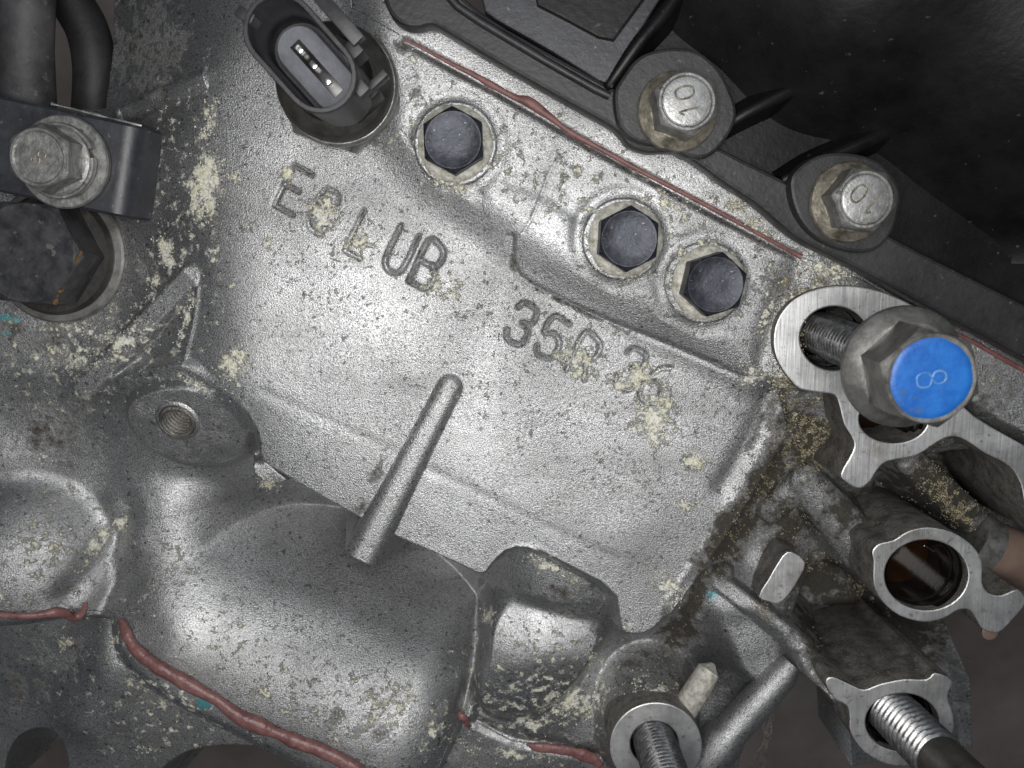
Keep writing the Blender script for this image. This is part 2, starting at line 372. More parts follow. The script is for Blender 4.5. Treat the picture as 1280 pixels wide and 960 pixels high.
def blend(h, px, target, w, z=0.0, smooth=2):
    p = chaikin(to_mm(px, z), True, smooth); s = sub(p, w); x, y = GX[s], GY[s]
    d = seg_dist(x, y, p, True); d = np.where(inside(x, y, p), -d, d)
    wt = smooth01(0.5 - d / w); tg = target[s] if isinstance(target, np.ndarray) else target
    h[s] = h[s] * (1 - wt) + tg * wt
def groove(h, px, depth, w, z=0.0, smooth=2):
    p = chaikin(to_mm(px, z), False, smooth); s = sub(p, 3 * w)
    h[s] += depth * np.exp(-(seg_dist(GX[s], GY[s], p, False) / w) ** 2)
def vgroove(h, px, depth, w, z=0.0):
    p = chaikin(to_mm(px, z), False, 2); s = sub(p, w)
    h[s] -= depth * np.clip(1 - seg_dist(GX[s], GY[s], p, False) / w, 0, 1) ** 1.3
def ridge(h, a, b, wa, wb, drop=2.2, k=0.5, flat=0.35, cut=True):
    """a raised rib with crest points a, b = (u, v, z); half widths in mm"""
    A, B = P(*a), P(*b); s = sub(np.array([A, B]), max(wa, wb) * drop + 2); x, y = GX[s], GY[s]
    d = B - A; L = math.hypot(*d); t = ((x - A[0]) * d[0] + (y - A[1]) * d[1]) / L ** 2; tc = np.clip(t, 0, 1)
    dd = np.sqrt((x - A[0] - tc * d[0]) ** 2 + (y - A[1] - tc * d[1]) ** 2)
    w = wa + (wb - wa) * tc; q = np.maximum(dd - w * flat, 0) / (w * (1 - flat))
    prof = a[2] + (b[2] - a[2]) * tc - np.where(q < 0.8, w * 0.55 * q ** 2.2, w * 0.55 * 0.8 ** 2.2 + (q - 0.8) * w * 5.0)
    if cut: prof = prof - np.maximum((t - 1) * L, 0) * 6.0
    hh = h[s]; m = np.clip(0.5 + 0.5 * (prof - hh) / k, 0, 1); h[s] = hh * (1 - m) + prof * m + k * m * (1 - m)

def bulge(h, a, b, rho, k=3.0, ea=1.0, eb=1.0, steep=1.0):
    """a rounded lump along crest a-b = (u, v, z): circular arc of radius rho (mm) that runs out in a straight flank"""
    A, B = P(*a), P(*b); s = sub(np.array([A, B]), rho * 3.0); x, y = GX[s], GY[s]
    d = B - A; L = math.hypot(*d); ux, uy = d / L; t = (x - A[0]) * ux + (y - A[1]) * uy; c = -(x - A[0]) * uy + (y - A[1]) * ux
    over = np.where(t < 0, -t * ea, np.where(t > L, (t - L) * eb, 0)); r = np.hypot(over, c)
    lim = rho * math.sin(math.atan(steep)); rc = np.minimum(r, lim)
    prof = a[2] + (b[2] - a[2]) * np.clip(t / L, 0, 1) - (rho - np.sqrt(rho ** 2 - rc ** 2)) - np.maximum(r - lim, 0) * steep
    hh = h[s]; m = np.clip(0.5 + 0.5 * (prof - hh) / k, 0, 1); h[s] = hh * (1 - m) + prof * m + k * m * (1 - m)

S_ctrl = [(600,400,0),(450,350,0),(700,550,-.4),(850,600,-.6),(900,500,-.2),(400,520,-.1),(560,650,-.6),(750,700,-.8),(850,720,-1),(350,420,0),(330,250,-.2),
 (420,200,0),(300,480,-.4),(270,380,-1),(258,310,-1.6),(272,230,-1.6),(330,100,-.6),(290,40,-2),(262,100,-3),(235,60,-7),(200,20,-13),(160,60,-19),(120,20,-28),
 (212,160,-7),(195,230,-9),(140,300,-13),(205,310,-7),(60,380,-14),(0,430,-15),(120,430,-13),(180,400,-10),(222,430,-5),(100,480,-14.5),(0,480,-16),(0,200,-18),
 (80,120,-24),(0,50,-32),(500,150,0),(480,60,0),(900,400,0),(1000,450,0),(1200,300,0),(1300,500,0)]
T_ctrl = [(250,480,-3),(305,535,-4.5),(222,527,-9),(165,505,-9.5),(190,575,-15),(262,588,-17),(130,520,-14),(230,622,-16.5),(180,655,-17.5),(310,628,-25),(60,520,-16.5),(0,480,-16),(0,520,-17),
 (350,655,-38),(420,690,-44),(520,725,-46),(590,755,-42),(250,720,-18),(170,740,-18.5),(400,800,-33),(300,780,-28),(520,840,-33),(160,785,-18),(200,838,-19),(285,885,-20),(430,958,-21),(560,890,-20),
 (50,680,-19),(0,650,-18),(120,600,-18.5),(60,575,-17.5),(0,565,-16),(145,690,-19.5),(100,758,-20),(0,770,-21),
 (620,905,-18),(700,925,-18.5),(560,960,-20),(640,860,-17),(690,805,-16),(735,790,-14),(630,775,-16),(700,735,-6),(640,720,-10),(750,765,-9),(720,870,-18),(770,850,-22),(790,815,-25),(760,930,-20),(800,960,-22),(650,1000,-20),
 (900,660,-15),(955,595,-14),(1010,545,-9),(1050,560,-10),(1000,500,-5),(850,780,-20),(835,830,-25),(990,660,-19),(930,700,-18),(880,830,-24),(930,820,-14),(905,760,-12),(960,790,-12),(900,900,-24),(950,860,-18),
 (1100,620,-27),(1060,640,-24),(1180,600,-24),(1230,640,-27),(1150,680,-33),(1040,780,-34),(1120,830,-38),(1290,660,-28),(1200,540,-6),(1290,560,-6),(1280,700,-34),(1200,380,3),(1320,430,3),(1150,320,3)]
H_ctrl = [(60,800,-21),(0,790,-21),(150,825,-18),(200,870,-18),(285,915,-17),(80,900,-23),(0,860,-25),(400,965,-19),(140,960,-21),(240,1000,-20),(100,760,-20),(160,790,-19),(560,930,-19.5),(620,920,-18.5),(700,945,-18.5),(760,960,-20),(650,1000,-20),(480,1000,-21),(0,960,-26),(350,935,-18.5)]
HOUSING_PX = [(-200,768),(106,764),(150,764),(165,800),(195,830),(285,880),(430,950),(500,985),(548,958),(577,893),(640,926),(700,934),(754,954),(775,1010),(775,1300),(-200,1300)]
S = rbf(S_ctrl); T = rbf(T_ctrl); HS = rbf(H_ctrl); LUG = rbf([(640,770,-10.5),(700,768,-9.8),(690,810,-8),(745,800,-9.5),(640,830,-8.8),(620,880,-12.5),(700,870,-11),(660,905,-15)])
h = T.copy()
bulge(h, (215,850,-6.0), (475,958,-5.0), 30.0, 0.6, 1.1, 1.35, 1.32)     # long rounded lump
bulge(h, (192,650,-15.5), (212,790,-10.0), 14.0, 6.0, 1.2, 1.0, .8)        # neck between boss and lump
bulge(h, (-90,745,-5.0), (-12,740,-5.5), 24.0, 2.5, 1.0, 1.05, 1.1)         # lump at the left
blend(h, [(606,770),(640,742),(700,756),(764,784),(748,826),(735,842),(705,885),(640,915),(586,893),(600,820)], LUG, 5.0, -11)   # square-edged lug
BOSS = rbf([(250,478,-1.5),(160,512,-5.5),(232,590,-10.5),(305,548,-6.2)])
blend(h, [(148,522),(163,494),(208,477),(258,478),(302,512),(316,548),(302,576),(256,594),(204,585),(164,562)], BOSS, 2.6, -6)
blend(h, HOUSING_PX, HS, 2.4, -19, 0)
groove(h, [(150,780),(140,840),(100,900)], 2.5, 6, -20)
# the low pockets between the flanges
blend(h, [(985,738,-30),(1012,700,-30),(1048,698,-36),(1100,758,-40),(1165,790,-42),(1205,850,-44),(1215,1010,-44),(1060,900,-40),(1000,812,-32),(962,775,-30)], -44.0, 5.0)
blend(h, [(1085,600,-24),(1150,572,-20),(1200,560,-20),(1262,600,-24),(1275,650,-28),(1190,665,-34),(1130,655,-34)], -33.0, 6.0)
ridge(h, (1142,578,-4), (1225,655,-14), 3.2, 3.6)
ridge(h, (968,640,-13), (1012,604,-9), 3.2, 4.2, flat=.1)
ridge(h, (1012,604,-9), (1085,690,-10), 4.2, 6.0, flat=.1, cut=False)
ridge(h, (898,728,-12.5), (990,800,-9), 2.4, 2.6, cut=False)
ridge(h, (990,800,-9), (1045,868,-3), 2.6, 3.0, cut=False)
ridge(h, (905,722,-12), (872,775,-15), 2.8, 2.6, flat=.1)
blend(h, [(905,775),(935,760),(975,800),(985,830),(950,860),(925,850),(912,810)], -12.5, 5.0, -13)
# openings of the lower housing
blend(h, [(195,1015),(205,975),(240,948),(285,940),(335,946),(375,968),(395,1015),(300,1060)], -48.0, 5.0, -18, 2)
blend(h, [(5,965),(20,930),(50,915),(75,922),(82,960),(60,1000),(10,1000)], -48.0, 3.0, -24, 2)
blend(h, [(765,920),(775,880),(800,862),(835,860),(868,880),(880,930),(870,1000),(770,1000)], -7.0, 7.0, -6)
# the flat plate with the lettering
sheet_px = [(-120,470),(100,476),(215,448),(252,466),(300,512),(319,545),(316,578),(345,597),(400,628),(440,650),(480,672),(560,706),(606,729),(622,706),(640,689),(665,690),(700,708),(764,741),(768,775),(772,796),(800,801),(824,790),
 (848,760),(900,690),(950,612),(990,540),(982,500),(965,455),(975,400),(1010,300),(1010,-160),(-160,-160)]
blend(h, sheet_px, S, 2.6, -1.0, 1)
# pad and rising wall under the machined faces on the right
blend(h, [(955,478),(962,430),(985,370),(1010,330),(1075,345),(1350,485),(1350,585),(1215,520),(1190,470),(1120,440),(1060,470),(1000,490)], 3.4, 4.0, 3, 1)
# ledge that carries the row of bolts
blend(h, [(478,150),(492,180),(530,225),(582,260),(640,305),(700,345),(800,397),(900,450),(948,482),(962,440),(985,372),(1010,330),(1075,345),(1090,300),(700,-160),(440,-160),(455,60)], 3.6 + (fbm(GX, GY, 14, 71) - .5) * 0.5, 11.0, 3, 2)
groove(h, [(640,296),(640,330),(652,350),(700,375),(760,402),(830,428),(935,474)], -0.35, 0.6)
groove(h, [(640,225),(690,242),(722,268)], -0.55, 1.8, 5)
groove(h, [(700,192),(686,215),(670,262),(655,290)], -0.14, 0.3, 5)
groove(h, [(560,228),(590,225),(600,245)], -0.3, 1.5, 5)
for (u, v) in ((568,178),(781,299),(885,354)):                          # bolt seats
    c = P(u, v, 6); r = np.hypot(GX - c[0], GY - c[1])
    h -= 0.45 * np.exp(-((r - 8.6) / 1.3) ** 2) * (h > 2.6)
    h[:] = np.where((r < 7.4) & (h > 1.6), 3.7, h)
# faint mould steps on the plate
groove(h, [(330,490),(420,530),(500,568),(540,590)], -0.09, 1.0)
groove(h, [(545,592),(590,612),(700,668),(770,700)], -0.09, 1.2)
blend(h, [(545,600),(590,620),(700,675),(770,705),(760,735),(605,715),(500,670)], np.minimum(h, S) - 0.12, 5.0, 0, 1)
# long ridge at the right edge of the plate, dull channel beside it
groove(h, [(962,495),(935,560),(905,610)], -0.8, 2.2)
groove(h, [(978,540),(935,618),(890,690),(838,765)], 1.7, 1.2)
groove(h, [(615,722),(640,690),(668,692)], 0.8, 1.0)
# ribs
ridge(h, (562,484,0.9), (450,702,0.6), 3.0, 4.3, flat=.12)
ridge(h, (236,345,-2.2), (98,493,-9.5), 2.8, 3.2, flat=.45, k=.8)
ridge(h, (152,142,-11), (256,98,-2.6), 2.2, 2.4, flat=.2)
groove(h, [(243,360),(238,400),(225,445)], 0.35, 0.7, -1)
# crease between the long round lump and the block lug, small casting flaw
vgroove(h, [(606,745),(602,790),(590,850),(578,893)], 4.0, 2.2, -14)
blend(h, [(306,582),(322,572),(345,592),(362,606),(340,614),(312,604)], -9.0, 1.4, -6, 1)
groove(h, [(312,548),(308,565),(312,580)], -1.6, 1.0, -3)
groove(h, [(158,640),(130,690),(96,735)], -2.0, 2.4, -15)
groove(h, [(745,740),(765,760),(766,790)], -1.0, 0.9, -4)
# joint lines where the sealant sits
groove(h, [(-40,768),(40,768),(108,760)], -2.2, 1.6, -18)
groove(h, [(152,766),(165,800),(195,830),(285,880),(430,950),(480,985)], -0.9, 1.5, -17)
groove(h, [(575,893),(640,926),(700,934),(752,953)], -1.4, 1.2, -18)
groove(h, [(505,48),(560,78),(650,127),(760,192),(880,257),(1000,320)], -0.8, 0.8, 6)
# lettering cut into the plate
LET_R, LET_U = np.array((0.88, 0.475)), np.array((0.43, -0.90))
LETTER_DIRT = np.zeros_like(h, np.float32)
def carve(ch, cu, cv, hgt=58, wid=27, depth=0.5):
    for st in STROKES[ch]:
        pts = catmull(np.array(st), 4) if len(st) > 4 else np.array(st)
        px = [np.array((cu, cv)) + LET_R * wid * (a - .5) + LET_U * hgt * (b - .5) for a, b in pts]
        p = to_mm([tuple(q) for q in px]); s = sub(p, 1.5); d = seg_dist(GX[s], GY[s], p, False)
        h[s] -= depth * np.exp(-(d / 0.46) ** 2)
        LETTER_DIRT[s] = np.maximum(LETTER_DIRT[s], 0.5 * np.exp(-(d / 0.5) ** 2))
for ch, u, v, dp in (('E',366,237,.45),('C',403,263,.4),('L',452,293,.42),('U',500,314,.55),('B',535,332,.6),('3',652,405,.6),('5',690,423,.55),('R',731,446,.5),('3',789,462,.45),('6',819,479,.4)):
    carve(ch, u, v, 52 if v > 360 else 56, 26, dp)
# uneven cast skin
flat_seat = np.zeros_like(h, bool)
h += (fbm(GX, GY, 14, 11, 2) - .5) * 0.34 + (fbm(GX, GY, 1.6, 21, 2) - .5) * 0.025
low = smooth01((-4 - h) / 6)
h += low * ((fbm(GX, GY, 6, 31, 2) - .5) * 0.4)
h = np.clip(h, -60, 12)

def surf(u, v):
    """point of the casting seen at photo pixel (u, v)"""
    u = np.atleast_1d(np.asarray(u, float)); v = np.atleast_1d(np.asarray(v, float)); dx, dy, dz = ray(u, v)
    z = np.full(u.shape, 12.0); hit = np.zeros(u.shape, bool)
    for k in range(300):                                    # walk down the ray until below the surface
        t = (z - H_CAM) / dz; x, y = dx * t, dy * t
        i = np.clip(((x - X0) / STEP).round().astype(int), 0, nx - 1); j = np.clip(((y - Y0) / STEP).round().astype(int), 0, ny - 1)
        hit |= h[j, i] >= z
        if hit.all(): break
        z = np.where(hit, z, z - 0.22)
    t = (z - H_CAM) / dz
    return dx * t, dy * t, z

# ------------------------------------------------------------------ marks on the casting: corrosion bloom, oily dirt mixed with painted shade, paint dabs
U, V = project(GX, GY, h)
def spots(lst, soft=0.55):
    out = np.zeros_like(h, np.float32)
    for (u, v, ru, rv, rot, s) in lst:
        c, sn = math.cos(R(rot)), math.sin(R(rot)); m = (np.abs(U - u) < 1.6 * max(ru, rv)) & (np.abs(V - v) < 1.6 * max(ru, rv))
        a, b = U[m] - u, V[m] - v; q = np.sqrt(((a * c + b * sn) / ru) ** 2 + ((-a * sn + b * c) / rv) ** 2)
        out[m] = np.maximum(out[m], s * np.clip((1.45 - q) / (1.45 * soft), 0, 1))
    return out
CRUST = [(370,865,230,70,22,.20),(680,870,130,70,0,.40),(760,255,260,60,28,.20),(520,360,260,170,28,.04),(60,690,90,80,0,.30),(240,250,60,140,0,.28),(575,190,56,60,0,.42),(785,300,60,60,0,.42),(888,355,60,60,0,.42),(1000,400,60,110,0,.40),(200,880,130,70,20,.28),(760,480,200,120,28,.08),(110,440,110,60,-10,.38),(258,230,24,46,10,.95),(262,148,12,28,10,.6),(295,222,10,12,0,.7),(207,315,12,26,-20,.75),(192,360,8,22,0,.5),(335,303,9,14,0,.6),(292,456,20,24,0,.8),(358,218,9,12,0,.85),(403,266,20,26,0,.85),(447,305,28,26,0,.5),
 (425,320,14,16,0,.4),(555,360,32,22,10,.5),(724,448,30,24,30,.75),(792,472,38,16,-12,.8),(818,522,26,34,10,.9),(868,576,18,13,-15,.85),(856,632,13,9,0,.7),(940,470,18,14,0,.6),(836,735,22,20,20,.6),(232,400,6,44,15,.55),(160,425,36,14,-35,.6),(98,450,30,16,-10,.55),
 (110,415,44,12,15,.5),(245,480,34,8,25,.5),(335,605,16,9,20,.7),(290,490,34,7,35,.3),(55,572,14,6,10,.6),(120,680,12,40,35,.6),(150,655,10,14,30,.7),(215,690,24,26,0,.4),(225,715,50,20,-20,.35),(490,875,40,26,0,.5),(470,900,30,14,0,.5),(540,915,26,20,0,.45),
 (610,770,10,12,0,.75),(720,880,46,20,-10,.65),(660,905,40,16,0,.55),(690,870,60,30,0,.4),(640,940,30,14,0,.5),(690,710,34,10,25,.55),(790,785,10,10,0,.6),(740,825,6,16,30,.6),(815,865,30,8,-20,.55),(800,850,16,12,0,.45),
 (330,865,30,18,20,.35),(395,895,20,10,20,.4),(300,830,24,12,0,.3),(355,840,20,14,10,.35),(600,320,30,12,0,0),(900,265,40,8,28,.35),(945,285,26,10,28,.6),(930,260,30,12,28,.45),(835,255,40,14,25,.45),(720,215,30,14,20,.35),(850,310,26,30,0,.4),(770,340,26,8,10,.6),
 (560,230,26,10,10,.7),(640,240,30,14,0,.25),(1035,338,40,14,12,.7),(975,470,16,30,10,.5),(960,400,14,30,10,.45),(500,180,20,12,0,.35),(345,6,12,8,0,.6),(0,745,10,8,0,.6),(82,805,8,12,30,.45),(142,800,6,12,30,.5),(25,680,40,34,0,.25),(30,630,30,20,0,.25),(515,75,14,6,20,.5),(690,60,0.1,.1,0,0),
 (1240,480,26,14,30,.35),(1255,430,30,8,28,.5)]
GRIME_SHADE = [(1010,545,56,62,-20,.8),(960,590,22,80,32,.9),(915,665,30,110,32,.85),(985,660,60,60,0,.7),(865,760,16,60,30,.9),(848,790,34,40,0,.75),(840,850,60,40,0,.55),(800,830,50,36,10,.55),(945,540,10,62,24,.50),(965,510,20,40,20,.45),(1010,400,40,70,0,.55),(975,360,40,34,0,.5),
 (1180,610,110,70,0,.85),(1090,640,90,60,0,.75),(1090,780,130,100,0,.9),(1020,720,50,40,0,.9),(1240,500,50,40,20,.5),(170,570,10,10,0,0),(230,872,7,6,0,.7),(80,820,70,40,-20,.45),(30,850,70,50,0,.4),(100,335,60,50,0,.5),(190,340,26,40,0,.4),(60,410,100,70,0,.50),(70,540,90,60,0,.50),  # the broad spots at the left just tone that side darker
 (150,200,60,70,0,.38),(190,60,70,80,0,.5),(640,880,90,50,0,.33),(450,905,130,34,12,.38),(560,880,40,40,0,.35),(700,745,66,34,20,.42),(225,530,84,50,18,.42),(345,600,22,14,20,.4),(250,590,1,1,0,0),(820,905,90,50,0,.5),(920,880,40,60,0,.35),(700,930,110,30,0,.35),  # includes the shade of the tilted boss face, painted in as dark colour
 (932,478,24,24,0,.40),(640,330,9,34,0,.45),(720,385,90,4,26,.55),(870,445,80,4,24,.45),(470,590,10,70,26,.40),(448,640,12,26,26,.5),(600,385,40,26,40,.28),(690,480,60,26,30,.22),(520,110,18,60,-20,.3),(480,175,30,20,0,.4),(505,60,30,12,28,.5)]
PAINT = [(255,879,9,7,0,1),(12,398,20,6,5,.5),(6,418,12,5,0,.5),(890,745,9,9,0,.5)]
ATTR = {'crust': spots(CRUST, .95), 'grime_shade': spots(GRIME_SHADE, .85), 'paint': spots(PAINT)}
ATTR['grime_shade'] = np.maximum(ATTR['grime_shade'], LETTER_DIRT * (1 - ATTR['crust']))
dots = (vnoise(GX, GY, 0.9, 91) > 0.93) & (vnoise(GX, GY, 6, 92) > .55)
h += ATTR['crust'] * (vnoise(GX, GY, 0.45, 55)) * 0.30 * np.clip((ATTR['crust'] - .4) * 4, 0, 1)

# ------------------------------------------------------------------ which cell belongs to which casting
_hx, _hy, _hz = surf(222, 526); _i, _j = int((_hx[0] - X0) / STEP), int((_hy[0] - Y0) / STEP)
hole_o = Vector((_hx[0], _hy[0], BOSS[_j, _i])); HOLE_R = 3.4
hole_ax = Vector((-(BOSS[_j, _i + 5] - BOSS[_j, _i - 5]) / (10 * STEP), -(BOSS[_j + 5, _i] - BOSS[_j - 5, _i]) / (10 * STEP), 1)).normalized()
ucen, vcen = project(GX[:-1, :-1] + STEP / 2, GY[:-1, :-1] + STEP / 2, 0.25 * (h[:-1, :-1] + h[1:, :-1] + h[:-1, 1:] + h[1:, 1:]))
def pin(poly): return inside(ucen, vcen, np.array(poly, float))
keep = ~pin([(-200,-200),(148,-200),(142,60),(132,136),(-200,136)])
keep &= ~pin([(1000,838),(1035,868),(1062,905),(1075,1200),(905,1200),(925,935),(965,880)])
keep &= ~pin([(1175,765),(1212,850),(1225,1200),(1600,1200),(1600,735),(1280,720),(1215,700)])
keep &= (ucen > -70) & (ucen < 1350) & (vcen > -60) & (vcen < 1030)
cx_ = GX[:-1, :-1] + STEP / 2 - hole_o.x; cy_ = GY[:-1, :-1] + STEP / 2 - hole_o.y; cz_ = h[:-1, :-1] - hole_o.z
along = cx_ * hole_ax.x + cy_ * hole_ax.y + cz_ * hole_ax.z
keep &= ~((cx_ ** 2 + cy_ ** 2 + cz_ ** 2 - along ** 2) < HOLE_R ** 2)
for bu, bv, bz_, br_ in ((1043,423,5,6.5),(1117,526,5,6.0),(1158,719,3,7.2),(1128,903,3,6.2),(818,930,-4,4.8)):
    bc = P(bu, bv, bz_); keep &= ~(np.hypot(GX[:-1, :-1] + STEP / 2 - bc[0], GY[:-1, :-1] + STEP / 2 - bc[1]) < br_)
housing = pin(HOUSING_PX)
bed = pin([(440,10),(505,46),(560,77),(650,126),(760,191),(880,256),(1003,322),(1080,350),(1190,415),(1240,440),(1400,520),(1400,-200),(440,-200)])
pan_cut = pin([(470,-200),(560,22),(780,150),(1000,285),(1080,325),(1150,364),(1290,436),(1400,490),(1400,-200)])

def casting(name, mask, parent, depth):
    idx = -np.ones((ny, nx), np.int64)
    vm = np.zeros((ny, nx), bool); vm[:-1, :-1] |= mask; vm[1:, :-1] |= mask; vm[:-1, 1:] |= mask; vm[1:, 1:] |= mask
    n = vm.sum(); idx[vm] = np.arange(n)
    co = np.stack([GX[vm], GY[vm], h[vm]], 1)
    j, i = np.nonzero(mask)
    q = np.stack([idx[j, i], idx[j, i + 1], idx[j + 1, i + 1], idx[j + 1, i]], 1)
    # skirt: walls down from every open edge
    pad = np.pad(mask, 1); e = []
    for dj, di, a, b in ((-1, 0, (0, 0), (0, 1)), (1, 0, (1, 1), (1, 0)), (0, -1, (1, 0), (0, 0)), (0, 1, (0, 1), (1, 1))):
        m2 = mask & ~pad[1 + dj:1 + dj + mask.shape[0], 1 + di:1 + di + mask.shape[1]]; jj, ii = np.nonzero(m2)
        e.append(np.stack([idx[jj + a[0], ii + a[1]], idx[jj + b[0], ii + b[1]]], 1))
    e = np.concatenate(e); bv = np.unique(e); lowi = -np.ones(n, np.int64); lowi[bv] = n + np.arange(len(bv))
    lowco = co[bv].copy(); lowco[:, 2] = np.minimum(lowco[:, 2] - 1.0, -depth)
    co2 = np.concatenate([co, lowco]); q2 = np.stack([e[:, 1], e[:, 0], lowi[e[:, 0]], lowi[e[:, 1]]], 1)
    q = np.concatenate([q, q2])
    me = bpy.data.meshes.new(name); me.vertices.add(len(co2)); me.vertices.foreach_set('co', (co2 * MM).astype(np.float32).ravel())
    me.loops.add(4 * len(q)); me.loops.foreach_set('vertex_index', q.astype(np.int32).ravel())
    me.polygons.add(len(q)); me.polygons.foreach_set('loop_start', np.arange(0, 4 * len(q), 4, dtype=np.int32))
    me.update(calc_edges=True); me.polygons.foreach_set('use_smooth', np.ones(len(q), bool))
    for k, arr in ATTR.items():
        at = me.attributes.new(k, 'FLOAT', 'POINT'); at.data.foreach_set('value', np.concatenate([arr[vm], arr[vm][bv]]).astype(np.float32))
    return link_mesh(name, me, M['cast'], parent)

block = tag(empty('engine_block', (0, 0, -60)), 'cast aluminium engine block with EC LUB lettering, long rib and machined flange faces', 'engine block')
casting('block_casting', keep & ~housing & ~bed, block, 60)
low_h = tag(empty('lower_housing', P3(200, 900, -60)), 'grimy grey cast housing below the thick red sealant seam, with dark openings', 'housing')
casting('housing_casting', keep & housing & ~bed, low_h, 60)
bedp = tag(empty('bedplate', P3(760, 160, -12)), 'narrow pale cast strip between thin dark red seam and black pan', 'casting')
casting('bedplate_casting', keep & bed & ~pan_cut & ~housing, bedp, 20)

# ------------------------------------------------------------------ machined faces and bosses of the block
def plate(name, outline, holes, z, thick, mats, parent, bevel=0.3, sm=3):
    cu = bpy.data.curves.new(name, 'CURVE'); cu.dimensions = '2D'; cu.fill_mode = 'BOTH'
    cu.extrude = (thick / 2 - bevel) * MM; cu.bevel_depth = bevel * MM; cu.bevel_resolution = 1; cu.offset = -bevel * MM
    loops = [catmull(to_mm(outline, z), sm, True)] + [np.array(hh) for hh in holes]
    for lp in loops:
        s = cu.splines.new('POLY'); s.points.add(len(lp) - 1); s.use_cyclic_u = True
        for k, p in enumerate(lp): s.points[k].co = (p[0] * MM, p[1] * MM, 0, 1)
    tmp = bpy.data.objects.new('tmp', cu); col.objects.link(tmp)
    me = bpy.data.meshes.new_from_object(tmp.evaluated_get(bpy.context.evaluated_depsgraph_get()))
    bpy.data.objects.remove(tmp); bpy.data.curves.remove(cu)
    me.name = name; me.transform(Matrix.Translation((0, 0, (z - thick / 2) * MM)))
    me.materials.clear()
    o = link_mesh(name, me, mats, parent)
    if len(mats) > 1:
        for p in me.polygons: p.material_index = 0 if p.normal.z > 0.9 else 1
    me.polygons.foreach_set('use_smooth', [True] * len(me.polygons)); me.set_sharp_from_angle(angle=R(30))
    return o
def ellipse_px(cu, cv, ru, rv, z, n=40, rot=0):
    c, s = math.cos(R(rot)), math.sin(R(rot))
    return [tuple(P(cu + ru * math.cos(a) * c - rv * math.sin(a) * s, cv + ru * math.cos(a) * s + rv * math.sin(a) * c, z)) for a in [2 * math.pi * i / n for i in range(n)]]
FZ = 5.0
plate('mounting_flange', [(967,425),(972,400),(988,378),(1012,364),(1045,357),(1080,359),(1118,370),(1160,395),(1186,440),(1196,490),(1218,520),(1290,562),(1340,592),(1340,690),(1287,640),(1276,606),(1262,583),(1232,567),(1206,550),(1189,546),(1172,553),(1145,570),(1110,577),(1097,588),(1088,602),(1074,611),(1058,603),(1051,592),(1065,566),(1067,551),(1055,530),(1049,506),(1043,494),(1025,491),(1000,486),(984,470),(971,448)],
      [ellipse_px(1043,423,43,40,FZ), ellipse_px(1117,524,43,30,FZ)], FZ, 34, [M['machined'], M['wall']], block)
plate('port_ring', [(1092,702),(1090,690),(1098,680),(1117,675),(1135,664),(1160,659),(1190,665),(1215,681),(1228,702),(1228,728),(1236,741),(1252,744),(1272,737),(1283,752),(1266,775),(1248,791),(1229,787),(1221,775),(1212,763),(1198,763),(1180,773),(1155,778),(1125,770),(1103,752),(1092,730)],
      [ellipse_px(1158,719,52,44,3)], 3, 40, [M['machined'], M['wall']], block)
plate('bolt_boss', [(1032,853),(1040,846),(1062,855),(1080,862),(1100,855),(1130,849),(1158,849),(1169,841),(1191,851),(1185,870),(1192,895),(1190,920),(1166,945),(1140,957),(1110,956),(1080,940),(1063,915),(1062,895),(1058,882),(1042,873)],
      [ellipse_px(1128,903,46,36,3)], 3, 40, [M['machined'], M['wall']], block)
o4 = [(820 + 58 * math.cos(a), 933 + 55 * math.sin(a)) for a in np.linspace(0, 2 * math.pi, 24, endpoint=False)]
plate('bolt_boss', o4, [ellipse_px(818,930,30,28,-4)], -4, 30, [M['machined'], M['wall']], block)
# bores: dark liners with oil at the bottom
def bore(u, v, z, r, depth, oil=True, lean=0.0):
    c = P3(u, v, z)
    lathe('bore_liner', [(r * 1.0, -0.9), (r * 0.985, -2.2), (r * 0.93, -2.6), (r * 0.93, -4.2), (r * 0.88, -4.6), (r * 0.88, -depth)], M['seal'], block, 56, 25, Matrix.Translation(c * MM), (False, False))
    lathe('oil_pool', [(0.01, -depth + .6), (r * 0.5, -depth + .62), (r * .9, -depth + .6)], M['oil'], block, 48, 40, Matrix.Translation(c * MM), (False, False))
bore(1117, 526, FZ, 6.1, 16); bore(1158, 719, 3, 7.4, 15); bore(1043, 423, FZ, 6.6, 24); bore(1128, 903, 3, 6.4, 24); bore(818, 930, -4, 4.9, 22)
# steel tube edge shining inside the port
c = P3(1150, 712, -9); arc = []
for k in range(26):
    a = R(-70 + k * 5.6); arc.append((c.x - 1.2 + 5.2 * math.cos(a), c.y + .2 + 5.2 * math.sin(a), -9))
tube('tube_lip', arc, 0.22, M['pin'], block, 6)
# threaded hole in the boss
hm = frame(hole_o + hole_ax * 0.2, hole_ax)
thread('thread_bore', 3.5, 9.5, 1.0, M['wall'], block, frame(hole_o - hole_ax * 8.6, hole_ax), 0.0, 40, 6, 0.55, True)
lathe('hole_chamfer', [(3.3, -0.9), (3.5, -.2), (3.8, .14), (4.3, .10), (4.8, -.5)], M['cast'], block, 48, 50, hm, (False, False))
lathe('hole_floor', [(0.01, -8.4), (3.6, -8.4)], M['slot'], block, 32, 40, hm, (False, False))
